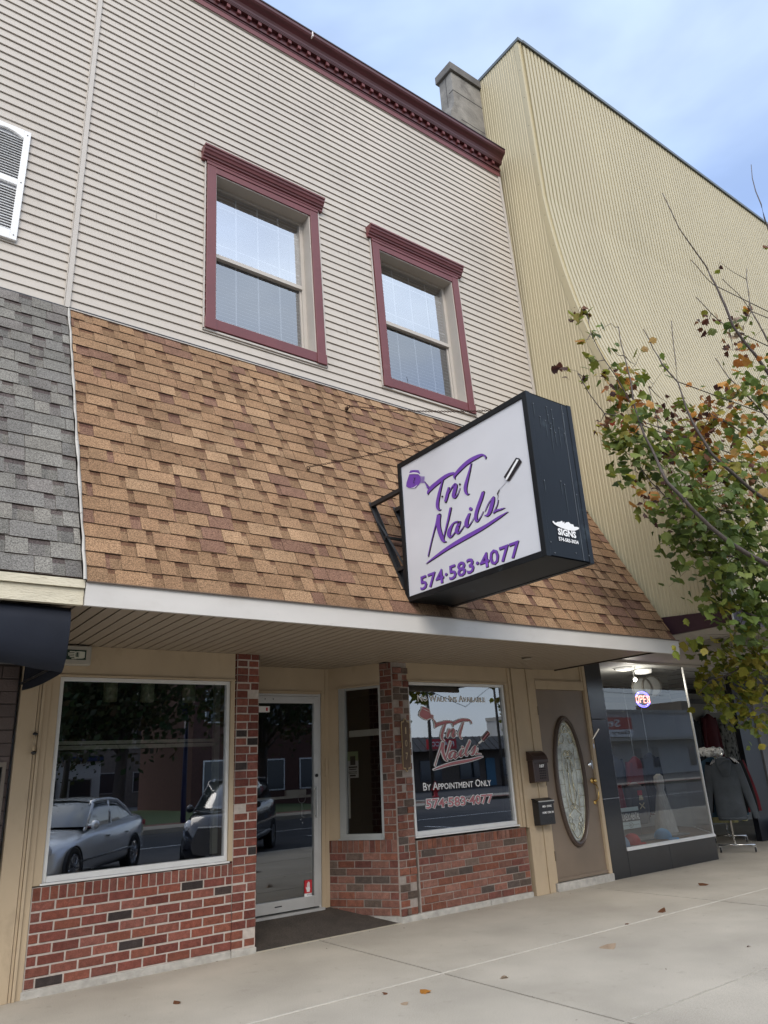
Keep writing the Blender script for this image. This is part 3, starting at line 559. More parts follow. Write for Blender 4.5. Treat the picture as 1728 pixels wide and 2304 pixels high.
# hidden fill above storefront (between soffit and mansard)
# ================================================================ LETTERING LOGO
HM=[0.00118886,-7.4706e-05,0.059,0.000175774,-0.000654782,4.353,0.000148406,2.90151e-05]
def hm(x,y):
    w_=HM[6]*x+HM[7]*y+1; return ((HM[0]*x+HM[1]*y+HM[2])/w_,(HM[3]*x+HM[4]*y+HM[5])/w_)
ST=[[(345,580,10),(355,545,30),(400,490,45),(470,430,45),(560,360,42),(630,322,36),(690,308,28)],[(300,415,8),(325,450,14),(355,500,36)],
[(695,385,6),(690,345,28),(740,280,40),(820,200,45),(900,140,48),(985,95,42),(1050,72,24),(1090,100,18),(1085,125,8)],
[(538,405,14),(515,480,22),(490,580,32),(470,690,36),(472,750,34),(490,782,20),(515,775,6)],
[(905,185,12),(880,290,22),(850,400,34),(830,490,40),(835,550,34),(855,582,20),(880,570,6)],
[(615,490,16),(597,580,36),(572,675,28)],[(600,600,8),(650,500,12),(695,455,30),(705,470,40),(690,540,44),(676,600,40),(692,622,24),(730,580,8),(760,500,5)],
[(350,1380,10),(400,1160,10),(455,950,14),(480,850,30)],[(492,845,46),(480,930,52),(490,1020,50),(515,1110,48),(545,1180,36),(582,1190,10)],[(640,755,24),(605,920,20),(570,1060,14),(545,1165,10)],
[(735,935,28),(680,950,16),(630,1030,40),(615,1100,44),(635,1130,26),(680,1090,12),(740,990,12)],[(755,935,30),(727,1010,44),(715,1060,40),(740,1080,20),(790,1020,8),(815,980,6)],
[(880,830,26),(850,910,42),(840,970,46),(855,1000,26),(900,950,8),(940,880,6)],
[(1058,550,34),(1030,640,40),(990,750,40),(965,840,40),(965,900,38),(980,930,20),(1020,880,8),(1060,800,6)],
[(1080,800,6),(1130,690,8),(1190,612,10),(1187,650,38),(1165,730,46),(1140,810,44),(1110,853,28),(1075,850,8)],[(1185,820,6),(1235,725,8),(1250,650,6)],
[(325,1475,4),(420,1402,22),(600,1275,40),(800,1155,50),(985,1052,46),(1110,978,36),(1250,885,30),(1375,805,6)],[(1190,825,6),(1230,790,24),(1280,775,18),(1335,755,6)]]
PG=[[(112,325),(95,370),(75,430),(70,480),(100,498),(140,505),(190,500),(240,450),(250,430),(252,350),(238,325)],[(110,305),(125,275),(180,268),(230,272),(248,310),(246,320),(200,308),(112,312)]]
for k in range(4): x=256+k*14; PG.append([(x,350),(x+8,350),(x+2,438),(x-6,437)])
def disc(cx,cy,r,n=14): return [(cx+r*math.cos(6.2832*k/n),cy+r*math.sin(6.2832*k/n)) for k in range(n)]
DOT=[disc(898,770,23)]; BDOT=[disc(538,612,13),disc(764,455,14)]
PEN=[[(1485,112),(1530,120),(1562,165),(1400,415),(1365,410),(1328,360)]]; PENW=[[(1500,132),(1524,140),(1372,402),(1350,392)]]
BRUSH=[[(1285,508),(1262,530),(1240,575),(1255,578)],[(1240,575),(1256,610),(1245,650),(1250,650),(1262,606),(1252,575)]]; STEM=[[(1352,412),(1362,418),(1284,512),(1276,506)]]
def spline(pts,k=6):
    o=[]; n=len(pts)
    for i in range(n-1):
        p=[pts[max(i-1,0)],pts[i],pts[i+1],pts[min(i+2,n-1)]]
        for j in range(k):
            t=j/k; o.append(tuple(.5*((2*p[1][c])+(-p[0][c]+p[2][c])*t+(2*p[0][c]-5*p[1][c]+4*p[2][c]-p[3][c])*t*t+(-p[0][c]+3*p[1][c]-3*p[2][c]+p[3][c])*t**3) for c in range(3)))
    o.append(pts[-1]); return o
CNT=[0]
def lift(fn):
    CNT[0]=(CNT[0]+1)%24; e=CNT[0]*.00007
    def g(x,y):
        p=fn(x,y); return (p[0]-e,p[1],p[2]) if p[0]<4.5 else (p[0],p[1]-e,p[2])
    return g
def stroke(mb,pts,fn,extra=0,off=(0,0)):
    fn=lift(fn); P_=spline(pts); n=len(P_); Ls=[];Rs=[]
    for i,(x,y,w_) in enumerate(P_):
        a=P_[max(i-1,0)];b=P_[min(i+1,n-1)]; dx,dy=b[0]-a[0],b[1]-a[1]; l=math.hypot(dx,dy) or 1; w_=max(w_,2)/2+extra
        nx,ny=-dy/l*w_,dx/l*w_; Ls.append(fn(x+nx+off[0],y+ny+off[1])); Rs.append(fn(x-nx+off[0],y-ny+off[1]))
    for i in range(n-1): mb.poly([Ls[i],Ls[i+1],Rs[i+1],Rs[i]])
    if extra:
        fn=lift(fn)
        for e in (P_[0],P_[-1]): mb.poly([fn(x+off[0],y+off[1]) for x,y in disc(e[0],e[1],e[2]/2+extra,10)])
def polyx(mb,pg,fn,extra=0,off=(0,0)):
    fn=lift(fn)
    if extra:
        cx=sum(p[0] for p in pg)/len(pg); cy=sum(p[1] for p in pg)/len(pg); o=[]
        for x,y in pg:
            l=math.hypot(x-cx,y-cy) or 1; o.append((x+(x-cx)/l*extra,y+(y-cy)/l*extra))
        pg=o
    mb.poly([fn(x+off[0],y+off[1]) for x,y in pg])
# ================================================================ HANGING SIGN
sg=thing('hanging_sign','white box sign with purple T.n.T Nails lettering hung out from the shingle mansard','sign',(4.28,-2.5,2.88))
SX0,SX1,SY0,SY1,SZ0,SZ1=4.015,4.55,-3.395,-1.73,2.872,4.212
m_cab=M('dark navy cabinet paint',(.007,.009,.011),.4,var=.25,vs=2.2,spec=.25,dirt=((.12,.16,.18),3.2,.60,.35))
mb=MB()
fw_=.045
mb.box(SX0+.05,SX1-.05,SY0,SY1,SZ0,SZ0+.012); mb.box(SX0+.05,SX1-.05,SY0,SY1,SZ1-.012,SZ1); mb.box(SX0+.05,SX1-.05,SY0,SY0+.012,SZ0,SZ1); mb.box(SX0+.05,SX1-.05,SY1-.012,SY1,SZ0,SZ1)
for xa,xb in ((SX0,SX0+.05),(SX1-.05,SX1)):
    mb.box(xa,xb,SY0-.004,SY0+fw_,SZ0-.004,SZ1+.004); mb.box(xa,xb,SY1-fw_,SY1+.004,SZ0-.004,SZ1+.004); mb.box(xa,xb,SY0+fw_,SY1-fw_,SZ0-.004,SZ0+fw_); mb.box(xa,xb,SY0+fw_,SY1-fw_,SZ1-fw_,SZ1+.004)
mb.build('cabinet',m_cab,sg,bevel=.003)
m_face=M('white sign face',(.62,.625,.65),.3,var=.05,vs=1.2,stretch=(1,1,2),bump=.02,bs=8)
B1('face',m_face,sg,(SX0+.012,SX0+.02,SY0+fw_-.01,SY1-fw_+.01,SZ0+fw_-.01,SZ1-fw_+.01)); 
B1('face',m_face,sg,(SX1-.02,SX1-.012,SY0+fw_-.01,SY1-fw_+.01,SZ0+fw_-.01,SZ1-fw_+.01))
m_pur=M('purple vinyl',(.155,.055,.36),.4,var=.05); m_blk=M('black vinyl',(.012,.01,.014),.4,var=0); m_gry=M('grey vinyl',(.5,.5,.55),.4,var=0)
def SF(d): 
    def f(x,y): u,v=hm(x,y); return (SX0+.012-d,-1.73-u,v)
    return f
let=thing_part('logo',sg)
mb=MB()
for s_ in ST: stroke(mb,s_,SF(.001),1.5,(9,7))
for d in DOT: polyx(mb,d,SF(.001),0,(5,5))
mb.build('shadow_lettering',m_blk,let)
mb=MB(); 
for s_ in ST: stroke(mb,s_,SF(.003))
for d in DOT+PG: polyx(mb,d,SF(.003))
mb.build('script_lettering',m_pur,let)
mb=MB()
for d in BDOT+PEN+BRUSH: polyx(mb,d,SF(.0052))
for a,b in (((170,370),(182,390)),((190,365),(170,415)),((165,420),(178,445))): stroke(mb,[(a[0],a[1],5),((a[0]+b[0])/2+4,(a[1]+b[1])/2,7),(b[0],b[1],4)],SF(.0075))
mb.build('brush_and_dots',m_blk,let)
mb=MB(); polyx(mb,PENW[0],SF(.0075)); stroke(mb,[(105,318,4),(160,309,13),(215,312,12),(245,330,8),(250,345,3)],SF(.0075)); stroke(mb,[(140,498,2),(185,490,7),(215,462,3)],SF(.0075)); mb.build('white_highlight',m_wv,let)
mb=MB(); polyx(mb,STEM[0],SF(.003)); mb.build('brush_stem',m_gry,let)
ph=lambda dd,du=0,dv_=0:(lambda u,v:(SX0+.012-dd,-1.73-.205-u-du,2.937+dv_+v))
text('574·583·4077',ph(.001,.007,-.007),1.205,.125,'phone_shadow',m_blk,let,bold=.022)
text('574·583·4077',ph(.0025),1.205,.125,'phone_number',m_pur,let,bold=.015)
# maker's mark on the street end
mk=thing_part('maker_mark',sg); EF=lambda x0,z0:(lambda u,v:(x0+u,SY0-.0055,z0+v))
text('SIGNS',EF(4.172,3.048),.205,.055,'maker_lettering',m_wv,mk,bold=.04); text('574-583-3034',EF(4.170,3.003),.222,.03,'maker_phone',m_wv,mk,bold=.03)
mb=MB(); mb.poly([(a,SY0-.0055,b) for a,b in ((4.128,3.138),(4.14,3.128),(4.17,3.117),(4.22,3.108),(4.30,3.102),(4.36,3.106),(4.405,3.122),(4.42,3.131),(4.425,3.142),(4.40,3.145),(4.37,3.14),(4.36,3.158),(4.33,3.157),(4.31,3.17),(4.28,3.162),(4.262,3.148),(4.258,3.166),(4.243,3.152),(4.235,3.168),(4.21,3.156),(4.18,3.15),(4.165,3.14),(4.15,3.142),(4.14,3.150),(4.126,3.149))]); mb.build('pepper_emblem',m_wv,mk)
# rivets, drip streaks
r2=random.Random(4); mb=MB(); spots=[(4.09,4.12),(4.15,4.02),(4.21,4.0),(4.245,4.13),(4.25,4.06),(4.27,3.99),(4.30,4.12),(4.305,4.04),(4.26,3.94),(4.31,3.92),(4.36,3.97),(4.44,4.12),(4.42,3.94),(4.10,3.47),(4.29,3.50),(4.33,3.48),(4.46,3.42),(4.08,2.98),(4.11,2.90),(4.5,2.93),(4.35,2.93)]
for x,z in spots: mb.lathe([(.0,.004),(.005,.003),(.006,0)],(x,SY0-.0015,z),(0,-1,0),8)
mb.box(4.432,4.436,SY0-.0025,SY0+.001,SZ0+.01,SZ1-.01)
mb.build('rivets',M('rivet',(.10,.11,.12),.4),sg)
mb=MB()
for x,z in spots[:17]:
    l=r2.uniform(.08,.26); mb.poly([(x-.003,SY0-.0022,z-.004),(x+.003,SY0-.0022,z-.004),(x+.0045,SY0-.0022,z-l*.6),(x+.001,SY0-.0022,z-l),(x-.003,SY0-.0022,z-l*.7)])
mb.build('drip_streaks',M('chalky streak',(.035,.046,.054),.6,var=.3,vs=40),sg)
# bracket
mb=MB(); bw=.02
for xo in (0,.30):
    a=(4.03+xo,-1.30,3.93); 
    mb.obox((4.03+xo,-1.27,3.95),(4.03+xo,-1.75,3.95),(.02,0,0),(0,0,.02))
    mb.obox((4.03+xo,-1.245,3.99),(4.03+xo,-1.715,3.00),(.022,0,0),(0,.004,0)); mb.obox((4.055+xo,-1.262,3.99),(4.055+xo,-1.735,3.00),(.003,0,0),(0,.022,0.008))
    mb.obox((4.03+xo,-1.33,3.80),(4.03+xo,-1.74,3.20),(.015,0,0),(0,.01,.012))
    mb.obox((4.03+xo,-1.62,3.20),(4.03+xo,-1.75,3.20),(.015,0,0),(0,0,.015))
mb.obox((4.0,-1.5,3.55),(4.36,-1.5,3.55),(0,.012,0),(0,0,.012))
mb.build('bracket',M('bracket steel',(.025,.025,.026),.5,metal=.3,var=.2),sg)
def chain(p,q,sag):
    p,q=Vector(p),Vector(q); Lc=(q-p).length; n=int(Lc/.024); mb=MB(); d=(q-p).normalized(); sd2=d.cross(Vector((0,0,1))).normalized(); up=sd2.cross(d)
    for k in range(n):
        t=(k+.5)/n; o=p.lerp(q,t)-Vector((0,0,sag*4*t*(1-t))); mb.torus(o,d,sd2 if k%2 else up,.0085,.0028,1.75,8,4)
    mb.torus(p+Vector((0,.01,-.01)),Vector((1,0,0)),Vector((0,0,1)),.016,.005,1,10,5); mb.lathe([(0,0),(.024,0),(.024,.008),(.012,.014),(.008,.05),(0,.05)],p+Vector((0,.05,-.015)),(0,-1,-.25),10)
    mb.build('chain',m_rust,sg)
chain((4.262,-.60,5.425),(4.27,-3.2,4.215),.05); chain((3.413,-1.105,4.30),(4.24,-2.95,4.216),.035)
# ================================================================ LETTERING ON SHOP WINDOW 2
YG=.045
m_rp=M('dusty red vinyl',(.50,.19,.21),.5,var=.05); m_rd=M('dark outline vinyl',(.09,.03,.035),.5,var=0)
wl=thing_part('lettering',sw2)
# map sign plane (u,v) to window plane
def WF(d):
    def f(x,y):
        u,v=hm(x,y); X=5.478+(u-.055)*(6.608-5.478)/(1.538-.055); Z=1.459+(v-3.157)*(2.141-1.459)/(4.069-3.157); return (X,YG-d,Z)
    return f
allpg=PG+DOT+BDOT; mb=MB()
for s_ in ST: stroke(mb,s_,WF(.000),19)
for d in PG[:2]+DOT+PEN+BRUSH[:1]: polyx(mb,d,WF(.000),17)
stroke(mb,[(1360,405,8),(1280,510,8)],WF(0),14); polyx(mb,[(250,345),(315,350),(300,442),(240,440)],WF(0),8)
mb.build('white_outline',m_wv,wl)
mb=MB()
for s_ in ST: stroke(mb,s_,WF(.0025),1,(4,4))
for d in DOT+BDOT+PEN+BRUSH[:1]: polyx(mb,d,WF(.0025),2)
mb.build('dark_lettering',m_rd,wl)
mb=MB()
for s_ in ST: stroke(mb,s_,WF(.005),0,(-2,-2))
for d in PG+DOT: polyx(mb,d,WF(.005))
stroke(mb,[(1515,140,20),(1440,265,22),(1362,395,20)],WF(.005))
mb.build('red_lettering',m_rp,wl)
def TW(x0,z0,d=.0): return lambda u,v:(x0+u,YG-d,z0+v)
text('No Walk·Ins Available',TW(5.505,2.213),1.08,.076,'notice_lettering',m_wv,wl,bold=.02,caps=.78)
text('By Appointment Only',TW(5.505,1.243),1.045,.083,'notice_lettering',m_wv,wl,bold=.012,caps=.78)
text('574·583·4077',TW(5.520,1.046),1.042,.115,'phone_outline',m_wv,wl,bold=.065); text('574·583·4077',TW(5.527,1.051,.001),1.027,.103,'phone_number',m_rd,wl,bold=.025); text('574·583·4077',TW(5.527,1.055,.002),1.02,.097,'phone_number',m_rp,wl,bold=.006)
# ================================================================ SMALL THINGS ON THE FRONT
hn=thing('house_number_plaque','brown vertical plaque with brass edge reading 107 on the right brick pillar','plaque')
XP=5.235; m_bz=M('bronze plaque',(.11,.065,.04),.45,metal=.3,var=.15,vs=20); m_gold=M('old gold',(.48,.36,.20),.4,metal=.6,var=.1)
ol=[(-.055,-.24),(-.05,-.25),(-.02,-.252),(-.012,-.275),(0,-.285),(.012,-.275),(.02,-.252),(.05,-.25),(.055,-.24),(.055,.24),(.05,.25),(.02,.252),(.012,.275),(0,.285),(-.012,.275),(-.02,.252),(-.05,.25),(-.055,.24)]
mb=MB(); mb.prism([(XP+a,1.735+b) for a,b in ol],'y',-.028,-.012); mb.build('edge_rim',m_gold,hn,xf=RH)
mb=MB(); mb.prism([(XP+a*.86,1.735+b*.955) for a,b in ol],'y',-.032,-.02); mb.build('plate',m_bz,hn,xf=RH)
for ch,zz in (('1',.115),('0',-.02),('7',-.155)):
    o=text(ch,lambda u,v,zz=zz:RH(XP-.017+u+(.008 if ch=='1' else 0),-.0335,1.735+zz+v),.03 if ch!='1' else .014,.072,'numeral',m_gold,hn,bold=.0)
hs=thing('hand_sign_box','small beige wall box with a green and white hand emblem, beside the navy awning','sign')
B1('housing',M('beige box',(.40,.37,.31),.5),hs,(1.50,1.783,-.09,-.0,2.468,2.632),bevel=.006)
B1('lid',M('beige lid',(.42,.39,.33),.5),hs,(1.505,1.768,-.096,-.091,2.482,2.622))
B1('green_plate',M('dark green plate',(.01,.035,.022),.4),hs,(1.57,1.737,-.0995,-.0965,2.508,2.592))
mw=M('cream emblem',(.62,.62,.52),.5,var=.0)
mb=MB(); fn=lambda u,v:(1.585+.14*v,-.1012,2.512+.076*(1-u)); P_=lambda pts:[fn(*p) for p in pts]
mb.poly([fn(a,1-b) for a,b in ((.15,.0),(.8,.0),(.9,.1),(.95,.4),(.85,.62),(.15,.62),(.1,.3))])
for a,tp in ((.12,.1),(.31,.0),(.50,.02),(.69,.12)): mb.poly([fn(p,1-(1-q)) for p,q in ((a,1-.60),(a+.12,1-.60),(a+.12,tp),(a,tp))])
mb.poly([fn(a,b) for a,b in ((.85,.62),(1.0,.5),(1.02,.25),(.93,.22),(.9,.45))])
mb.build('hand_emblem',mw,hs)
B1('palm_mark',M('dark mark',(.02,.05,.035),.4,var=0),hs,(1.655,1.668,-.1025,-.1012,2.53,2.57),(1.672,1.676,-.1025,-.1012,2.528,2.572),(1.648,1.651,-.1025,-.1012,2.532,2.568))
# mail boxes
mB=M('brown mailbox enamel',(.035,.018,.014),.35,var=.15,coat=.3); mK=M('black mailbox enamel',(.014,.014,.015),.4,var=.15,coat=.2)
b1=thing('mailbox','dark brown curved lid mailbox numbered 107, upper one beside the taupe door','mailbox',group='mailboxes')
sec=[(-.026,1.24),(-.12,1.245),(-.125,1.26),(-.125,1.50),(-.026,1.50)]
mb=MB(); mb.prism(sec,'x',7.13,7.385); mb.build('body',mB,b1,bevel=.006)
lid=[(-.022,1.502),(-.026,1.615),(-.05,1.61),(-.085,1.59),(-.12,1.555),(-.138,1.51),(-.138,1.47),(-.13,1.47),(-.128,1.502)]
mb=MB(); mb.prism(lid,'x',7.122,7.393); mb.build('lid',mB,b1,bevel=.003)
mb=MB()
for i in range(5):
    for j in range(4): mb.box(7.225+j*.03,7.243+j*.03,-.127,-.1245,1.285+i*.028,1.30+i*.028)
mb.build('perforated_pattern',M('mailbox hole',(.005,.004,.004),.8,var=0),b1)
text('107',lambda u,v:(7.235+u,-.1262,1.415+v),.085,.038,'numerals',m_wv,b1,bold=.05)
mb=MB(); mb.tube([(7.225,-.14,1.475),(7.24,-.146,1.462),(7.28,-.148,1.458),(7.31,-.146,1.462),(7.325,-.14,1.475)],.003,5); mb.build('lid_pull',mB,b1)
b2=thing('mailbox','black box mailbox with pale top edge, lower one beside the taupe apartment door','mailbox',group='mailboxes')
mb=MB(); mb.prism([(-.026,.755),(-.125,.76),(-.13,.77),(-.13,1.005),(-.026,1.045)],'x',7.135,7.405); mb.build('body',mK,b2,bevel=.005)
mb=MB(); mb.prism([(-.024,1.048),(-.024,1.062),(-.06,1.062),(-.138,1.03),(-.138,.998),(-.133,.998),(-.132,1.018)],'x',7.128,7.412); mb.build('lid',mK,b2,bevel=.002)
B1('lid_edge',M('pale metal edge',(.5,.5,.47),.4,metal=.5),b2,(7.13,7.41,-.142,-.138,1.022,1.034))
for t_,z_,x_,w_ in (('MEN',.957,7.20,.055),('COING',.957,7.275,.085),('HOME',.887,7.19,.07),('COIN',.887,7.275,.065),('IN',.887,7.355,.03)): text(t_,lambda u,v:(x_+u,-.1315,z_+v),w_,.024,'stick_on_letters',m_wv,b2,bold=.03)
mb=MB(); mb.torus((7.30,-.132,.82),(1,0,0),(0,0,1),.037,.0015,1.4,20,4); mb.build('embossed_ring',M('emboss',(.04,.04,.042),.4),b2)
# paper notice in the side window
pn=thing('paper_notice','green and white paper notice taped inside the narrow side window by the entrance','notice')
def swq(s0,s1,z0,z1,d,mat,name,par):
    mb=MB(); swbox(mb,s0,s1,z0,z1,d-.002,d); return mb.build(name,mat,par,xf=RH)
swq(.465,.60,1.42,1.70,-.034,M('white paper',(.55,.55,.50),.6),'sheet',pn); swq(.465,.60,1.60,1.70,-.0325,M('green print',(.28,.36,.16),.6),'green_header',pn)
mb=MB(); 
for a,b,c,d in ((.50,.565,1.555,1.65),(.48,.585,1.525,1.54),(.49,.58,1.505,1.515),(.48,.59,1.48,1.486),(.485,.585,1.465,1.471),(.5,.57,1.435,1.452)): swbox(mb,a,b,c,d,-.0325,-.031)
mb.build('printed_lines',m_dark,pn,xf=RH)
# bells hanging inside the door
bl=thing('door_bells','small silver bells on a loop hanging from the push bar inside the glass door','bells')
mb=MB(); mb.torus((4.36,YD+.035,1.235),(1,0,0),(0,0,1),.045,.003,1,20,5); mb.tube([(4.36,YD+.035,1.19),(4.355,YD+.035,1.12),(4.36,YD+.035,1.05)],.003,5); mb.tube([(4.362,YD+.035,1.19),(4.372,YD+.035,1.12),(4.365,YD+.035,1.05)],.002,5); mb.build('cord_loop',m_alu,bl,xf=RH)
mb=MB()
for x,z in ((4.375,1.05),(4.345,1.025),(4.365,.99)): mb.lathe([(0,-.014),(.010,-.010),(.014,0),(.010,.010),(0,.014)],(x,YD+.03,z),n=12)
mb.build('bell',m_chrome,bl,xf=RH,smooth=True)
# pendant lamps
m_lamp=M('seeded glass lamp',(.62,.64,.42),.3,var=.25,vs=30,spec=.8)
pl0=thing('pendant_lamp','left of the three seeded glass cylinder lamps inside the left shop window','lamp',group='pendant lamps inside the left shop window')
mb=MB(); mb.lathe([(.062,2.44),(.066,2.43),(.068,2.27),(.062,2.255),(.058,2.27),(.058,2.43)],(2.23,.8,0),n=20); mb.build('glass_shade',m_lamp,pl0,smooth=True)
mb=MB(); mb.tube([(2.17,.8,2.42),(2.16,.8,2.50),(2.23,.8,2.54),(2.30,.8,2.50),(2.29,.8,2.42)],.004,5); mb.tube([(2.23,.8,2.54),(2.23,.8,2.67)],.003,5); mb.build('hanger',m_black,pl0)
for k,(dx,lb) in enumerate(((.37,'middle one of the three seeded glass cylinder lamps inside the left shop window'),(.81,'right of the three seeded glass cylinder lamps inside the left shop window'))):
    c=copy_tree(pl0); c.location=(dx,0,0); c['label']=lb
# ================================================================ GREY MANSARD NEIGHBOUR (left)
nb=thing('corner_building','cream sided building on the left edge with grey shingle mansard and white shutter','building')
mb=siding(MB(),-2.2,1.205,5.80,64,.1015,[]); mb.build('siding',m_siding,nb)
B1('upper_wall',m_tan,nb,(-2.2,1.20,-.28,.2,2.67,12.2),(-2.2,1.20,.2,9,2.67,12.0))
B1('base_flashing',m_black,nb,(-2.2,1.21,-.335,-.29,5.765,5.792))
palG=[(.185,.177,.158),(.20,.19,.168),(.17,.162,.148),(.21,.197,.172),(.185,.17,.155)]
nm=thing_part('shingle_mansard',nb); mb=MB(); shingles(mb,(-2.2,-.345,5.76),(1.238,-.345,5.76),(-2.2,-1.755,2.79),(1.238,-1.755,2.785),22,palG,(.15,.14,.128),77); mb.build('shingles',m_shing,nm)
mb=MB(); mb.poly([(-2.2,-.33,5.75),(1.238,-.33,5.75),(1.238,-1.74,2.78),(-2.2,-1.74,2.78)]); mb.poly([(1.238,-.33,5.75),(1.238,-.3,2.6),(1.238,-1.74,2.78)]); mb.build('sheathing',m_groove,nm)
m_peel=M('peeling cream paint',(.60,.55,.42),.6,var=.08,vs=5,stretch=(1,1,3.5),bump=.5,bs=30,dirt=((.30,.25,.18),13,.60,.75))
B1('fascia',m_peel,nb,(-2.2,1.256,-1.765,-1.72,2.605,2.712),(-2.2,1.256,-1.785,-1.72,2.716,2.772))
B1('soffit',m_soffit,nb,(-2.2,1.25,-1.72,0.0,2.64,2.66))
# flashing strip between the two mansards
mb=MB(); rr=random.Random(9); n_=26
pts=[Vector((1.25+rr.uniform(-.004,.004),-.36,5.76)).lerp(Vector((1.252+rr.uniform(-.004,.004),-1.80,2.77)),k/n_) for k in range(n_+1)]
rows=[]
for p in pts:
    wv=rr.uniform(.007,.014); rows.append([tuple(p+Vector((-wv,-.004,0))),tuple(p+Vector((0,-.014,.002))),tuple(p+Vector((wv,-.002,0)))])
mb.grid(rows); mb.build('party_flashing',M('peeling white strip',(.45,.43,.39),.6,var=.1,dirt=((.12,.10,.08),30,.56,.8)),nb)
# shutter
sh=thing_part('shutter',nb); X0,X1=.30,.735; a,b=6.33,7.64
mb=MB(); ys=-.345
mb.box(X0,X0+.06,ys,-.31,a,b-.02); mb.box(X1-.06,X1,ys,-.31,a,b); mb.box(X0+.06,X1-.06,ys,-.31,a,a+.10); mb.box(X0+.06,X1-.06,ys,-.31,6.96,7.03)
arch=[(X0+.06,b),(X0+.06,b-.06)]+[(X0+.06+(X1-X0-.12)*k/10,b-.10+.05*math.sin(math.pi*k/10)) for k in range(1,10)]+[(X1-.06,b-.10),(X1-.06,b)]
mb.prism(arch,'y',ys,-.31); mb.build('frame',m_whitep,sh,bevel=.003)
mb=MB(); z=a+.12
while z<b-.08:
    if not 6.93<z<7.03: mb.obox((X0+.06,-.327,z),(X1-.06,-.327,z),(0,.011,.012),(0,-.002,.002))
    z+=.031
mb.build('louvres',m_whitep,sh); B1('shutter_back',M('shutter shade',(.32,.32,.33),.7),sh,(X0+.05,X1-.05,-.315,-.305,a+.05,b-.04))
mb=MB()
for z in (a+.05,7.0,b-.05): mb.lathe([(0,.004),(.006,.003),(.006,0)],(X1-.03,ys,z),(0,-1,0),8)
mb.build('screw',m_groove,sh)
# purple brown block front
mb=MB(); pm=[(.115,.088,.080),(.125,.095,.086),(.108,.082,.076)]
bricks(mb,front,-2.2,1.243,.0,24,.102,.36,.007,pm,[(.10,.075,.07)],.1,91,off=.3); mb.build('block_facing',M('painted block',rough=.7,vcol=True,var=.1,vs=8,bump=.4,bs=60),nb)
B1('wall',M('block joint',(.05,.038,.035),.8),nb,(-2.2,1.244,.002,.2,-.01,2.64))
B1('window_frame',M('grey wood frame',(.20,.17,.14),.6),nb,(.2,1.215,-.03,.0,1.655,1.69),(1.19,1.215,-.03,0,.9,1.655)); B1('window_pane',g_shop,nb,(.2,1.19,-.016,-.012,.9,1.655))
B1('window_backing',m_dark,nb,(.2,1.19,-.008,-.004,.9,1.655))
# awning
aw=thing('fabric_awning','dark navy fabric awning with drooping rounded end, under the peeling cream board on the left','awning')
m_navy=M('navy awning cloth',(.010,.013,.022),.75,var=.18,vs=3,bump=.5,bs=5,spec=.3)
prf=[(-1.45,2.60),(-1.66,2.60),(-1.715,2.56),(-1.725,2.48),(-1.722,2.40),(-1.71,2.33),(-1.69,2.26),(-1.65,2.205),(-1.61,2.18)]
rows=[]; n_=40
for k in range(n_+1):
    x=-2.0+3.2*k/n_; e=max(0,(x-.75)/.45)
    rows.append([(x+(.015*math.sin(j*.7)*e if k<n_ else 0),y+.006*math.sin(x*23+j)*(j/8)+0,z+(.055*(1-e*e)-.005)*(j/8)+.006*math.sin(x*17)*(j/8)) for j,(y,z) in enumerate(prf)])
mb=MB(); mb.grid(rows); 
for k in range(n_): mb.poly([rows[k][-1],rows[k+1][-1],tuple(Vector(rows[k+1][-1])+Vector((0,.02,.012))),tuple(Vector(rows[k][-1])+Vector((0,.02,.012)))])
av=mb.build('front_cloth',m_navy,aw,smooth=True)
mb=MB(); endr=[]
for k in range(13):
    t=k/12; x=1.2+.068*t; y=-1.61+1.60*t; zb=2.178-.05*math.sin(math.pi*t)*(1-t)*0+ (2.25-2.178)*t*t; endr.append([(x,y,2.60),(x+.004,y,2.42),(x,y,zb)])
endr[0]=[(1.2,-1.70,2.60),(1.2,-1.71,2.42),(1.2,-1.61,2.18)]
mb.grid(endr); mb.poly([(1.2,-1.61,2.18),(1.2,-1.65,2.205),(1.2,-1.69,2.26),(1.2,-1.71,2.33),(1.2,-1.722,2.40),(1.2,-1.60,2.60)])
mb.build('end_cloth',m_navy,aw,smooth=True)
mb=MB(); mb.tube([(-2,-.05,2.62),(1.25,-.05,2.62)],.012,6); mb.tube([(1.19,-1.6,2.24),(1.25,-.03,2.30)],.01,6); mb.tube([(-2,-1.6,2.27),(1.19,-1.6,2.23)],.01,6); mb.build('support_tube',m_black,aw)
# ================================================================ CLOTHING STORE BUILDING (right, tall corrugated)
cs=thing('clothing_store_building','tall cream corrugated metal building on the right with flared front and black tiled shop base','building')
m_corS=M('cream corrugated metal',(.47,.405,.255),.45,var=.05,vs=1.2,stretch=(1,1,.25),spec=.4); m_corF=m_corS
def cy(z):   # y of the front sheet at height z
    T=[(13.6,-.975),(9.9,-.985),(9.4,-1.03),(8.9,-1.08),(8.34,-1.16),(7.7,-1.27),(7.05,-1.43),(6.0,-1.775),(4.8,-2.11),(3.47,-2.45),(2.95,-2.585),(2.6,-2.66)]
    for (z1,y1),(z0,y0) in zip(T,T[1:]):
        if z>=z0: return y0+(y1-y0)*(z-z0)/(z1-z0)
    return -2.66
ZT=13.33; XS=7.925
mb=MB(); pitch=.0935; x=XS+.03; zz=[2.95+(ZT-2.95)*k/34 for k in range(35)]; cols=[]
pr_=[(0,-.042),(.26,-.042),(.30,.016),(.96,.016),(1.0,-.042)]
while x<30:
    for f,d in pr_[:-1]: cols.append((x+f*pitch,d))
    x+=pitch
rows=[[(cx,cy(z)-.004-d,z) for cx,d in cols] for z in zz]
mb.grid(rows); mb.build('front_sheeting',m_corF,cs)
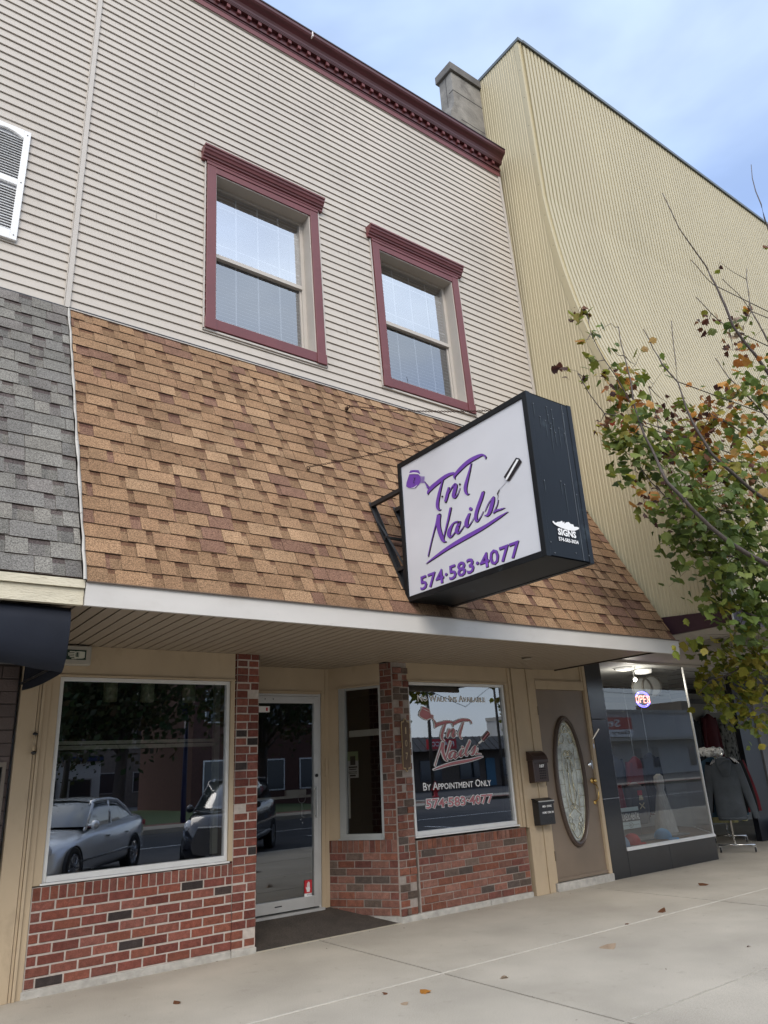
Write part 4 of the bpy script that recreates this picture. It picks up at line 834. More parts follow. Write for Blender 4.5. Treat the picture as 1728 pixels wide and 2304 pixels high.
# side sheet: vertical ribs clipped by the curve
def cz(y):   # height where curve reaches y (top limit for side columns)
    if y>=-.975: return ZT
    lo,hi=2.6,9.95
    for _ in range(30):
        mid=(lo+hi)/2
        if cy(mid)<y: lo=mid
        else: hi=mid
    return lo
mb=MB(); cols=[]; y=-2.57
while y<.6:
    for f,d in ((0,0),(.08,.009),(.20,.009),(.28,0),(.50,0),(.56,.006),(.66,.006),(.72,0)): cols.append((y+f*.098,d))
    y+=.098
for (ya,da),(yb,db) in zip(cols,cols[1:]):
    ba=3.035+(2.968-3.035)*(ya+1.77)/(-.81); bb=3.035+(2.968-3.035)*(yb+1.77)/(-.81); ba=max(ba,2.9);bb=max(bb,2.9)
    ta,tb=cz(ya)-.0,cz(yb)
    if tb<bb+.02: continue
    mb.poly([(XS+da-.01,ya,min(ba,ta)),(XS+da-.01,ya,ta),(XS+db-.01,yb,tb),(XS+db-.01,yb,bb)])
mb.build('side_sheeting',m_corS,cs,xf=lambda x,y,z:(x-.012*(z-5.8)*.6,y,z))
mb=MB(); 
for k in range(34):
    za,zb=zz[k],zz[k+1]; wd=lambda z:.07+.02*math.sin(z)
    mb.poly([(XS-.013,cy(za)-.006,za),(XS-.013,cy(zb)-.006,zb),(XS-.013,cy(zb)+wd(zb),zb),(XS-.013,cy(za)+wd(za),za)]); mb.poly([(XS-.013,cy(za)-.008,za),(XS+.05,cy(za)-.012,za),(XS+.05,cy(zb)-.012,zb),(XS-.013,cy(zb)-.008,zb)])
    mb.poly([(XS+.05,cy(za)-.032,za),(XS+.05,cy(zb)-.032,zb),(XS+.05,cy(zb)-.008,zb),(XS+.05,cy(za)-.008,za)])
mb.build('corner_trim',m_corS,cs,xf=lambda x,y,z:(x-.012*(z-5.8)*.6,y,z))
mb=MB()
for k in range(15):
    z=4+k*.62; mb.lathe([(0,.004),(.006,.003),(.006,0)],(XS-.014-.012*(z-5.8)*.6,cy(z)+.03,z),(-1,0,0),6)
mb.build('screw',m_groove,cs)
B1('coping',M('grey coping',(.10,.11,.11),.4,metal=.3),cs,(XS-.08,XS+.04,-1.02,.62,ZT-.01,ZT+.055),(XS+.04,30,-1.03,-.9,ZT-.01,ZT+.055))
B1('core',m_conc,cs,(XS+.04,30,-.90,8,5,ZT-.02),(XS+.03,30,-.3,8,2.90,5))
m_band=M('dark maroon band',(.040,.016,.022),.4,var=.12)
mb=MB(); xb=XS-.012
mb.poly([(xb,-.3,2.82),(xb,-2.585,2.81),(xb,-2.60,2.965),(xb,-1.77,3.034),(xb,-.3,3.1)]); mb.poly([(xb,-2.585,2.81),(30,-2.585,2.81),(30,-2.60,2.965),(xb,-2.60,2.965)]); mb.poly([(xb,-.3,2.82),(xb+.05,-.3,2.82),(xb+.05,-2.585,2.81),(xb,-2.585,2.81)])
mb.build('dark_band',m_band,cs); B1('band_joint',m_black,cs,(xb-.002,xb,-2.345,-2.340,2.815,2.98)); B1('band_corner',m_whitep,cs,(xb-.004,xb+.012,-2.605,-2.59,2.80,2.96))
mb=MB(); x=XS
m_sof2=M('grey slatted soffit',(.33,.30,.26),.6,var=.05)
while x<22: mb.box(x,x+.088,-2.58,-.10,2.818,2.83); x+=.098
mb.build('soffit',m_sof2,cs); B1('soffit_backing',m_groove,cs,(XS,22,-2.58,-.1,2.831,2.85)); B1('soffit_mould',m_trim,cs,(8.86,22,-.105,-.085,2.79,2.818),(11.35,11.36,-2.3,-1.4,2.812,2.817))
m_tile=M('black glass tile',(.020,.022,.026),.16,var=.2,vs=4,spec=.7,dirt=((.10,.10,.10),18,.66,.35))
B1('black_pier',m_tile,cs,(8.505,8.85,-.01,.12,0,.972),(8.505,8.85,-.01,.12,.978,2.0),(8.505,8.85,-.01,.12,2.006,2.815),bevel=.003); B1('tile_joint',m_chrome,cs,(8.505,8.85,-.013,.1,.972,.978))
B1('bulkhead',m_tile,cs,(8.853,9.786,-.012,.10,0,.309),(9.79,10.955,-.012,.10,0,.309),bevel=.003)
ev=Vector((.95,.93,0)).normalized()
def EW(s,d): q=Vector((10.965,.0,0))+ev*s+Vector((ev.y,-ev.x,0))*d; return (q.x,q.y)
mb=MB(); mb.prism([EW(0,0),EW(1.3,0),EW(1.3,-.08),EW(0,-.08)],'z',0,.309); mb.build('bulkhead_end',m_tile,cs)
swn2=thing_part('display_window',cs)
mb=MB(); mb.box(8.853,10.975,-.02,.05,.312,.335); mb.box(8.853,10.96,-.008,.03,.336,.352); mb.box(10.945,10.962,-.004,.025,.352,2.80); mb.prism([EW(0,.01),EW(1.3,.01),EW(1.3,-.04),EW(0,-.04)],'z',.312,.35); mb.box(8.852,8.862,.0,.03,.352,2.8); mb.build('frame',m_walu,swn2)
mb=MB(); mb.poly([(8.86,.012,.35),(10.945,.012,.35),(10.945,.012,2.818),(8.86,.012,2.818)]); mb.build('pane',g_store,swn2)
mb=MB(); a,b=EW(.01,-.01),EW(1.3,-.01); mb.poly([(*a,.35),(*b,.35),(*b,2.818),(*a,2.818)]); mb.build('end_pane',GLASS('end glass',.12,(.9,.91,.91)),swn2)
# display interior
m_wood=M('display floor',(.16,.12,.09),.5,var=.2,vs=3,stretch=(1,8,1)); m_int=M('store interior wall',(.30,.30,.29),.8,var=.08); m_int2=M('store ceiling',(.36,.36,.35),.8)
mb=MB(); mb.prism([(8.86,.02),(10.95,.02),(11.9,.94),(11.9,1.7),(8.86,1.7)],'z',.335,.35); mb.build('display_floor',m_wood,cs)
B1('display_wall',m_int,cs,(8.50,8.855,.12,1.7,0,2.85),(8.86,10.2,1.66,1.7,.35,2.84)); B1('store_interior',M('store room',(.10,.10,.10),.8,var=.2,vs=2),cs,(8.5,19,8.0,8.1,0,2.85))
B1('store_ceiling',m_int2,cs,(8.5,20,.02,8,2.842,2.86)); B1('ceiling_joint',m_groove,cs,*[(11.2,20,y,y+.012,2.836,2.8415) for y in (.5,1.2,1.9)],(10.9,20,2.3,2.42,2.72,2.8))
B1('interior_fixture',M('display column',(.42,.42,.40),.6),cs,(10.25,10.33,1.5,1.66,.35,2.84),(9.45,9.5,1.5,1.66,.35,2.84),(12.2,12.3,3,3.1,0,2.84))
m_gw=M('grey recess wall',(.42,.41,.38),.7,var=.07,vs=2)
B1('recess_wall',m_gw,cs,(11.9,18.2,3.2,3.3,0,2.84)); B1('recess_trim',M('recess trim',(.18,.18,.18),.6),cs,(11.9,18.2,3.14,3.2,2.60,2.70))
B1('dark_pillar',M('navy black pillar',(.008,.009,.014),.35,var=.1),cs,(13.40,13.95,.62,.72,0,2.815)); B1('far_pier',M('grey pier',(.22,.22,.23),.5),cs,(14.0,14.6,.60,.70,0,2.815)); B1('far_bulkhead',m_tile,cs,(13.96,20,.3,.45,0,.31)); B1('far_pane',g_store,cs,(14.62,20,.36,.37,.32,2.8))
B1('paper_note',m_wv,cs,(16.9,17.2,3.19,3.199,2.40,2.62))
# store ceiling lights
def ceil_disc(x,y,r,lb,drop=.03):
    t=thing('ceiling_light',lb,'ceiling light',group='flush ceiling lights in the store window'); mb=MB(); mb.lathe([(r,0),(r*.92,-drop),(r*.5,-drop-.012),(0,-drop-.014)],(x,y,2.838),n=24); mb.build('diffuser',M('lamp diffuser',(.5,.5,.48),.4,emit=(1,.95,.85),es=.6),t,smooth=True); mb=MB(); mb.lathe([(r*1.15,0),(r*1.15,-.012),(r,-.014),(r,0)],(x,y,2.8395),n=24); mb.build('rim',m_chrome,t)
ceil_disc(10.2,.55,.15,'flat round ceiling light at left in the store window'); ceil_disc(10.75,.6,.14,'round ceiling light with brassy bowl at right in the store window',.06)
for k,(x,y,z,lb) in enumerate(((10.93,.8,2.70,'left of two round framed mirrors hung high in the store window'),(11.10,.72,2.72,'right of two round framed mirrors hung high in the store window'))):
    t=thing('round_mirror',lb,'mirror',group='round mirrors high in the store window'); mb=MB(); mb.lathe([(.155,-.012),(.175,-.02),(.19,0),(.175,.02),(.155,.012)],(x,y,z-.13),(-.45,-.9,0),28); mb.build('rim',M('dark rim',(.06,.055,.045),.4),t,smooth=True); mb=MB(); mb.lathe([(0,0),(.157,0)],(x,y,z-.13),(-.45,-.9,0),28); mb.build('mirror_face',M('grey glass face',(.20,.205,.20),.3),t)
sp=thing('spot_lamp','small lit spot lamp under the ceiling of the store window','spot lamp')
mb=MB(); mb.lathe([(.0,.05),(.03,.05),(.035,0),(.03,-.005)],(10.62,.7,2.70),(-.4,-.5,-.3),12); mb.tube([(10.62,.7,2.72),(10.62,.7,2.84)],.006,5); mb.build('housing',m_chrome,sp)
mb=MB(); mb.lathe([(0,.052),(.028,.052)],(10.62,.7,2.70),(-.4,-.5,-.3),12); mb.build('bulb',M('lit bulb',(1,1,1),.4,emit=(1,.93,.8),es=40),sp)
pt=bpy.data.lights.new('store_lamp_light','POINT'); pt.energy=13; pt.shadow_soft_size=.08; pt.color=(1,.93,.82); po=bpy.data.objects.new('store_lamp_light',pt); sc.collection.objects.link(po); po.location=(10.3,.55,2.62)
# neon OPEN
ns=thing('neon_open_sign','lit neon sign with red OPEN in a blue oval ring in the store window','neon sign')
m_nb=M('blue neon',(.1,.1,.8),.4,emit=(.12,.10,1.0),es=5); m_nr=M('red neon',(.9,.1,.1),.4,emit=(1,.22,.16),es=5)
NX,NZ,NY=9.845,2.292,.06
mb=MB(); 
for a0,a1 in ((20,160),(200,340)): mb.tube([(NX+.175*math.cos(R(a)),NY,NZ+.112*math.sin(R(a))) for a in range(a0,a1+1,7)],.006,6)
for a0,a1 in ((25,155),(205,335)): mb.tube([(NX+.155*math.cos(R(a)),NY,NZ+.094*math.sin(R(a))) for a in range(a0,a1+1,7)],.004,6)
mb.build('blue_ring',m_nb,ns,smooth=True)
mb=MB(); L_=lambda pts:mb.tube([(NX+a,NY-.006,NZ+b) for a,b in pts],.0055,6); h=.048
for dxx in (0,):
    L_([(-.168,-h+.015),(-.168,h-.015),(-.155,h),(-.125,h),(-.112,h-.015),(-.112,-h+.015),(-.125,-h),(-.155,-h),(-.168,-h+.015)])
    L_([(-.078,-h),(-.078,h),(-.035,h),(-.022,h-.012),(-.022,.012),(-.035,0),(-.078,0)])
    L_([(.065,-h),(.012,-h),(.012,h),(.065,h)]); L_([(.012,0),(.055,0)]); L_([(.10,-h),(.10,h),(.155,-h),(.155,h)])
mb.build('red_letters',m_nr,ns,smooth=True); B1('backing_bar',m_dark,ns,(NX-.17,NX+.17,NY+.012,NY+.02,NZ-.03,NZ-.02),(NX-.17,NX+.17,NY+.012,NY+.02,NZ+.02,NZ+.03))
# tuxedo sign
tx=thing('tuxedo_rental_sign','pale blue and dark banded card reading TUXEDO RENTAL in the store window','sign')
B1('card',M('pale blue card',(.68,.80,.84),.5,var=.03),tx,(8.872,9.29,.035,.045,.568,.835)); B1('dark_band',M('dark band print',(.03,.035,.04),.5),tx,(8.865,9.298,.030,.0345,.658,.785))
text('TUXEDO RENTAL',lambda u,v:(8.878+u,.0285,.675+v),.405,.09,'lettering',m_wv,tx,bold=.02)
mb=MB(); mb.torus((9.08,.0335,.612),(1,0,0),(0,0,1),.03,.0022,1.5,24,4); mb.build('oval_emblem',m_blk,tx); text('RS',lambda u,v:(9.055+u,.0335,.597+v),.05,.03,'emblem_letters',m_blk,tx,shear=.2); B1('emblem_line',m_blk,tx,(8.90,9.03,.0325,.034,.612,.615),(9.13,9.26,.0325,.034,.612,.615))
# caps
def capx(x,y,z,s,rot,col,name_mat,lb):
    t=thing('baseball_cap',lb,'cap',group='caps on the display floor'); mt=M(name_mat,col,.8,var=.06); mb=MB()
    def T_(a,b,c): ca,sa=math.cos(rot),math.sin(rot); return (x+(a*ca-b*sa)*s,y+(a*sa+b*ca)*s,z+c*s)
    rows=[]
    for i in range(7):
        ph=i/6*math.pi/2; rows.append([T_(.10*math.cos(ph)*math.cos(t_)*(1.08 if math.cos(t_)>0 else 1),.085*math.cos(ph)*math.sin(t_),.115*math.sin(ph)**.85) for t_ in [2*math.pi*k/16 for k in range(16)]])
    mb.grid(rows,close=True); mb.build('crown',mt,t,smooth=True)
    mb=MB(); top=[];bot=[]
    for k in range(9):
        a=R(-70+140*k/8); top.append([T_(.095*math.cos(a),.08*math.sin(a),.012),T_(.135*math.cos(a)+.04*math.cos(a)**2,.078*math.sin(a),.012-.012*abs(math.sin(a))),T_(.185*max(.3,math.cos(a))**.6,.075*math.sin(a),.002-.02*abs(math.sin(a)))])
    mb.grid(top); mb.build('brim',mt,t,smooth=True); mb=MB(); mb.lathe([(0,.006),(.008,.004),(.009,0)],T_(0,0,.113),n=8); mb.build('button',mt,t)
capx(9.22,.17,.352,1.25,R(-15),(.42,.025,.03),'red cap cloth','red cap on the display floor beside the tuxedo rental card'); capx(9.98,.2,.36,1.2,R(-60),(.12,.33,.62),'light blue cap cloth','light blue cap tilted on the display floor'); capx(8.97,.16,.352,1.2,R(100),(.22,.30,.45),'grey blue cap cloth','grey blue cap half behind the tuxedo rental card')
B1('folded_cloth',M('folded shirt',(.17,.19,.20),.8,var=.3,vs=18),None,(9.45,10.75,.25,.75,.351,.372),bevel=.01); tag(bpy.data.objects['folded_cloth'],'grey folded shirts laid flat on the display floor','folded shirts')
# ---------------------------------------------------------------- garments
def garment(t,o,wv,dn_,Wd,Ht,col,mat,dep=.10,slv=.62,hem=.46,sleeve=True,name='body',stripes=None):
    # o: top centre, wv: width direction, dn_: outward facing direction; lofted torso
    o,wv,dn_=Vector(o),Vector(wv).normalized(),Vector(dn_).normalized(); rows=[]; prof_=[(0,.14,.35),(.03,.30,.55),(.07,.62,.8),(.12,.86,.95),(.20,.98,1.05),(.35,.93,1.05),(.55,.90,1.05),(.75,.92,1.0),(.90,.95,.95),(.93,.90,.85),(1.0,.88,.8)]
    r=random.Random(int(o.x*100))
    for tz,wf,df in prof_:
        row=[]
        for k in range(20):
            a=2*math.pi*k/20; ca,sa=math.cos(a),math.sin(a); fold=1+.16*math.sin(a*5+tz*4+o.x)*min(1,tz*3)
            row.append(tuple(o+wv*(Wd/2*wf*math.copysign(abs(ca)**.75,ca))+dn_*(dep/2*df*sa*fold)-Vector((0,0,Ht*tz))))
        rows.append(row)
    mb=MB(); mb.grid(rows,close=True); mb.poly(rows[-1]); mb.poly(rows[0][::-1]); b=mb.build(name,mat,t,smooth=True)
    if sleeve:
        for s_ in (-1,1):
            mb=MB(); p=o+wv*(s_*Wd*.40)-Vector((0,0,Ht*.10)); q=o+wv*(s_*Wd*(.62))-Vector((0,0,Ht*.55)); e=o+wv*(s_*Wd*slv)-Vector((0,0,Ht*.98)); 
            n=10; rows2=[]
            for i in range(n+1):
                t_=i/n; c_=(p*(1-t_)**2+q*2*t_*(1-t_)+e*t_*t_); rad=.078-.028*t_
                if i>=n-1: rad*=.9
                d=(q-p).lerp(e-q,t_).normalized(); sx=dn_.cross(d).normalized()
                rows2.append([tuple(c_+sx*(math.cos(2*math.pi*k/10)*rad*1.0)+dn_*(math.sin(2*math.pi*k/10)*rad*.62)) for k in range(10)])
            mb.grid(rows2,close=True); mb.poly(rows2[-1]); mb.build('sleeve',mat,t,smooth=True)
    return b
RO=Vector((11.80,.17,0)); RW=Vector((.555,-.832,0)); RD=Vector((.832,.555,0)); RN=-RD
rk=thing('clothes_rack','chrome rolling clothes rail standing on the pavement at the store corner','clothes rack')
mb=MB(); q=lambda a,b,z:tuple(RO+RW*a+RD*b+Vector((0,0,z)))
for b in (0,1.5): mb.tube([q(-.27,b,.11),q(.27,b,.11)],.013,8); mb.tube([q(-.02,b,.11),q(-.02,b,1.46)],.016,8)
mb.tube([q(-.02,0,1.46),q(-.02,1.5,1.46)],.014,8); mb.tube([q(-.02,0,.18),q(-.02,1.5,.18)],.010,8); mb.build('rail_frame',m_chrome,rk,smooth=True)
for b in (0,1.5):
    for a in (-.24,.26):
        cs_=thing_part('castor',rk); mb=MB(); c_=Vector(q(a,b,.04)); mb.lathe([(0,-.013),(.03,-.013),(.037,-.008),(.037,.008),(.03,.013),(0,.013)],c_,RW,16); mb.build('wheel',m_black,cs_,smooth=False)
        mb=MB(); mb.obox(c_+RW*.018+Vector((0,0,-.005)),c_+RW*.018+Vector((0,0,.05)),RD*.012,RW*.002); mb.obox(c_-RW*.018+Vector((0,0,-.005)),c_-RW*.018+Vector((0,0,.05)),RD*.012,RW*.002); mb.obox(c_-RW*.02+Vector((0,0,.05)),c_+RW*.02+Vector((0,0,.05)),RD*.014,(0,0,.003)); mb.tube([c_+Vector((0,0,.05)),c_+Vector((0,0,.075))],.006,6); mb.build('fork',m_chrome,cs_)
m_hood=M('charcoal fleece',(.07,.08,.09),.9,var=.12,vs=6,bump=.5,bs=14,spec=.15)
hd=thing('hooded_sweatshirt','charcoal grey hooded sweatshirt hanging at the near end of the clothes rail','sweatshirt')
garment(hd,RO+RW*.02+RN*.03+Vector((0,0,1.385)),RW,RN,.47,.915,None,m_hood,dep=.13,slv=.74)
mb=MB(); rows=[]
for i in range(9):
    t=i/8; 
    rows.append([tuple(RO+RW*(.03+(.115+.02*math.sin(t*3))*math.cos(a)*(1-t*.55))+RN*(.085+.045*math.sin(math.pi*t))+RN*(.03*math.sin(a))+Vector((0,0,1.375-.26*t+.03*math.sin(a)*(1-t)))) for a in [2*math.pi*k/14 for k in range(14)]])
mb.grid(rows,close=True); mb.poly(rows[-1]); mb.build('hood',m_hood,hd,smooth=True)
mb=MB(); mb.torus(RO+RW*.05+RN*.12+Vector((0,0,1.285)),RW*.8+Vector((0,0,.35)),Vector((0,0,1))*.75+RN*.45,.085,.013,1.2,20,6); mb.build('hood_rim',m_hood,hd,smooth=True)
mb=MB(); mb.torus(RO+RN*.01+RW*.03+Vector((0,0,.50)),RW,RN,.17,.02,1.18,20,6); mb.build('hem_band',m_hood,hd,smooth=True)
mb=MB(); c_=RO+RW*.025; mb.tube([c_+Vector((0,0,1.40)),c_+Vector((0,0,1.45)),c_+RW*.018+Vector((0,0,1.47)),c_+RW*.02+Vector((0,0,1.495)),c_+Vector((0,0,1.50)),c_-RW*.015+Vector((0,0,1.49))],.003,6); mb.build('hanger_hook',m_chrome,hd)
mb=MB(); mb.obox(c_+RW*-.06+RN*.03+Vector((0,0,1.40)),c_+RW*.06+RN*.03+Vector((0,0,1.40)),RN*.006,(0,0,.016)); mb.build('hanger',M('grey hanger',(.25,.26,.27),.5),hd)
for k,(b,col,lb,wd,ht) in enumerate(((.16,(.012,.012,.013),'black sports jacket with white shoulder stripes behind the charcoal sweatshirt',.5,.86),(.30,(.04,.08,.12),'blue grey pullover third along the clothes rail',.56,.92),(.46,(.40,.38,.20),'pale yellow long garment hanging low on the clothes rail',.44,1.02),(.62,(.03,.03,.035),'dark top hanging midway on the clothes rail',.62,.9),(.85,(.12,.02,.025),'dark red top hanging toward the far end of the clothes rail',.6,.9),(1.1,(.025,.03,.05),'navy top last on the clothes rail',.62,.88))):
    t=thing('hanging_garment',lb,'garment',group='garments on the clothes rail'); mt=M('garment cloth %d'%k,col,.9,var=.15,vs=8,bump=.4,bs=12,spec=.15); off=(.06,-.12,-.07,.02,.10,.05)[k]
    garment(t,RO+RW*off+RD*b+Vector((0,0,1.42)),RW,RN,wd,ht,None,mt,dep=.10,slv=.66)
    if k==0:
        mb=MB()
        for s_ in (-1,1):
            for j in range(3): 
                a=RO+RW*(off+s_*(.10+j*.028))+RD*(b-.045)+Vector((0,0,1.408-j*.012)); e=RO+RW*(off+s_*(.16+j*.028))+RD*(b-.075)+Vector((0,0,1.33-j*.012)); mb.tube([a,e],.006,5)
        mb.build('shoulder_stripe',m_wv,t)
sk=thing('patterned_scarf','black and white patterned cloth bunched on top of the clothes rail','cloth')
m_sk=M('black white print',(.75,.75,.73),.8,var=0,dirt=((.01,.01,.01),22,.50,1.0)); mb=MB(); r5=random.Random(5)
for k in range(7):
    c_=RO+RW*(-.25+.045*k)+RD*(.05+.02*(k%2))+Vector((0,0,1.50+.012*math.sin(k*2))); mb.lathe([(0,-.075),(.04,-.06),(.062,-.01),(.055,.04),(.02,.072),(0,.075)],c_,(r5.uniform(-.3,.3),r5.uniform(-.3,.3),1),10)
mb.build('print_cloth',m_sk,sk,smooth=True)
m_pl=M('plaid cloth',(.35,.35,.33),.9,var=0,dirt=((.012,.012,.014),16,.47,1.0),stretch=(1,1,.6))
for k,(x,z,col,lb,w_) in enumerate(((15.85,2.28,(.012,.012,.014),'black jacket on the grey recess wall, partly hidden by the window edge',.62),(16.58,2.36,(.13,.018,.025),'dark red jacket hanging on the grey recess wall',.66),(17.28,2.25,None,'black and white plaid shirt hanging on the grey recess wall beside the dark pillar',.66))):
    t=thing('wall_jacket',lb,'jacket',group='jackets on the recess wall'); garment(t,(x,3.08,z),(1,0,0),(0,-1,0),w_*.8,.98,None,m_pl if col is None else M('jacket cloth %d'%k,col,.85,var=.12),dep=.14,slv=.60)
    mb=MB(); mb.torus((x,3.1,z+.03),(1,0,0),(0,0,1),.03,.004,1,12,4); mb.build('hook',m_chrome,t)
# shirts hung at the back of the display
# display garments
jt=thing('striped_jersey','red jersey with two white stripes on a stand behind the tuxedo rental card','jersey'); mj=M('red jersey cloth',(.24,.022,.03),.85,var=.1)
garment(jt,(9.15,.35,1.16),(1,0,0),(0,-1,0),.40,.62,None,mj,dep=.16,slv=.55); B1('stripe',m_wv,jt,(9.16,9.175,.262,.27,.72,1.08),(9.10,9.108,.262,.27,.75,1.10)); B1('stand',m_chrome,jt,(9.145,9.155,.345,.355,.36,.6),(9.05,9.25,.30,.40,.355,.365))
for k,(x,y,z,col,lb) in enumerate(((9.62,1.45,1.75,(.30,.29,.27),'pale grey shirt hung at the back left of the store window'),(10.6,1.35,1.55,(.05,.055,.07),'dark navy coat hung at the back of the store window'),(11.05,1.25,1.5,(.16,.03,.035),'dark red coat hung at the back right of the store window'),(11.4,1.2,1.55,(.03,.03,.035),'black coat hung at the far back right of the store window'))):
    t=thing('display_coat',lb,'coat',group='coats hung at the back of the store window'); garment(t,(x,y,z),(1,0,0),(0,-1,0),.42,.95,None,M('coat cloth %d'%k,col,.9,var=.12),dep=.14,slv=.58)
    mb=MB(); mb.tube([(x,y,z),(x,y,z+.1),(x,y,2.83)],.003,5); mb.build('hanging_wire',m_chrome,t)
tt=thing('printed_tee','grey tee shirt with small red and cream print on a stand in the store window','tee shirt'); garment(tt,(10.25,.75,1.12),(1,0,0),(0,-1,0),.40,.60,None,M('dark tee cloth',(.09,.085,.09),.9,var=.1),dep=.14,slv=.5)
mc=M('cream print',(.55,.47,.30),.7,var=.1); mr=M('red print',(.45,.05,.06),.7)
B1('red_print',mr,tt,(10.19,10.30,.662,.668,.93,1.0)); mb=MB(); mb.obox((10.19,.66,.74),(10.31,.66,.82),(.006,0,-.006),(0,.003,0)); mb.obox((10.19,.66,.82),(10.31,.66,.74),(.006,0,.006),(0,.003,0)); mb.box(10.20,10.30,.658,.664,.86,.90); mb.box(10.215,10.285,.658,.664,.90,.93); mb.build('cream_print',mc,tt)
B1('stand',m_chrome,tt,(10.245,10.255,.745,.755,.36,.6),(10.15,10.35,.70,.80,.355,.365))
dg=thing('sheer_gown','pale sheer gown on a narrow stand near the right end of the store window','gown'); mb=MB(); rows=[]
for i,(z,r_) in enumerate(((1.22,.03),(1.18,.09),(1.08,.10),(.98,.07),(.85,.11),(.65,.16),(.45,.20),(.37,.22))):
    rows.append([(10.72+r_*math.cos(a)*(1+.12*math.sin(a*6)),.62+r_*.6*math.sin(a)*(1+.12*math.cos(a*5)),z) for a in [2*math.pi*k/28 for k in range(28)]])
mb.grid(rows,close=True); mb.build('gown_cloth',M('sheer cloth',(.42,.42,.40),.7,var=.15,vs=10,stretch=(6,6,.5)),dg,smooth=True)
# ================================================================ GROUND
m_walk=M('concrete pavement',(.415,.378,.315),.88,var=.14,vs=1.1,fine=.16,fs=150,bump=.25,bs=160,spec=.25,dirt=[((.36,.325,.265),1.3,.54,.38),((.47,.43,.36),2.6,.58,.35),((.17,.15,.125),34,.66,.6),((.24,.215,.18),7,.60,.45)])
m_road=M('asphalt',(.055,.055,.058),.9,var=.15,vs=1.2,fine=.2,fs=120,bump=.3,bs=150)
m_joint=M('dark joint',(.06,.055,.045),.9); m_caulk=M('pale caulk',(.50,.47,.41),.8,var=.12,vs=20)
mb=MB(); mb.poly([(-400,-420,-.165),(400,-420,-.165),(400,60,-.165),(-400,60,-.165)]); mb.build('road',m_road,kind='structure')
mb=MB(); xs=[-8.1,-3.95,.20,4.08,7.90,11.75,15.6,19.5,30]; ysl=[(-1.806,.03),(-3.466,-1.822),(-5.2,-3.484),(-7.1,-5.21)]
for a,b in zip(xs,xs[1:]):
    for y0,y1 in ysl: 
        sk_=.045*(-y0)*0; mb.box(a+.010,b-.010,y0,y1,-.12,rnd.uniform(-.0015,.0015))
for a,b in ((7.905,30),): mb.box(a,b,.03,8.0,-.12,.0)
walk=mb.build('sidewalk',m_walk,kind='structure')
B1('joint_filler',m_joint,walk,(-8,30,-7.09,.02,-.13,-.014),kind='structure')
mb=MB(); x=-8
rj=random.Random(8)
while x<30:
    x1=x+rj.uniform(.04,.12); wj=rj.uniform(.0055,.0085); mb.box(x,x1,-1.814-wj,-1.814+wj,-.01,.0035+rj.uniform(-.001,.001)); x=x1
mb.build('joint_sealant',m_caulk,walk,kind='structure')
mb=MB(); x=3
while x<12:
    x1=x+rj.uniform(.03,.10); wj=rj.uniform(-.001,.0025); mb.box(x,x1,-3.4715,-3.470+wj,-.01,.001); x=x1
mb.build('joint_edge',m_caulk,walk,kind='structure')
B1('kerb',m_conc,None,(-60,60,-7.28,-7.1,-.17,-.005),bevel=.02,kind='structure')
mb=MB(); mb.prism([(3.43,.0),(5.09,.0),(4.67,.74),(3.43,.74)],'z',-.1,.0); 
v=[(3.43,-.008,.002),(5.088,-.008,.002),(4.69,.72,.135),(3.43,.72,.135)]; mb=MB(); mb.poly(v); mb.poly([(3.43,-.008,.002),(3.43,-.008,-.05),(5.088,-.008,-.05),(5.088,-.008,.002)]); mb.box(3.43,4.70,.72,.9,0,.134)
mb.build('entrance_ramp',M('speckled entry mat',(.06,.048,.038),.95,var=.2,vs=6,fine=.8,fs=170,bump=.6,bs=200,dirt=((.30,.25,.2),70,.68,.6)),kind='structure')
mb=MB(); mb.obox((3.42,-.012,.004),(5.09,-.012,.004),(0,.006,0),(0,0,.005)); mb.build('mat_edge_strip',M('strip metal',(.55,.5,.4),.4,metal=.5),kind='structure')
pit=B1('tree_pit_gravel',M('dark pebbles',(.12,.10,.08),.9,var=.5,vs=40,bump=1,bs=60),None,(4.90,6.3,-5.19,-4.02,-.02,.006)); pit['kind']='stuff'; tag(pit,'dark pebbles filling a square tree pit in the pavement corner','gravel')
# grit and specks that gather along the wall and joints
mb=MB(); rg=random.Random(33)
for _ in range(260):
    a=rg.random(); x=rg.uniform(1.6,12); y=(-.03-abs(rg.gauss(0,.07))) if a<.55 else ((-1.815+rg.gauss(0,.05)) if a<.7 else rg.uniform(-3.8,-.05)); s_=rg.uniform(.003,.009); an=rg.uniform(0,6.28); h=s_*.5
    mb.poly([(x+s_*math.cos(an+k*2.09)*rg.uniform(.6,1.4),y+s_*math.sin(an+k*2.09),.0035+h*(k==0)) for k in range(3)],rg.choice([(.10,.07,.05),(.16,.13,.10),(.07,.055,.045),(.30,.26,.2)]))
gt=mb.build('pavement_grit',M('grit',rough=.9,vcol=True,var=.1)); gt['kind']='stuff'; tag(gt,'small grit and leaf crumbs scattered along the wall foot and pavement joints','grit')
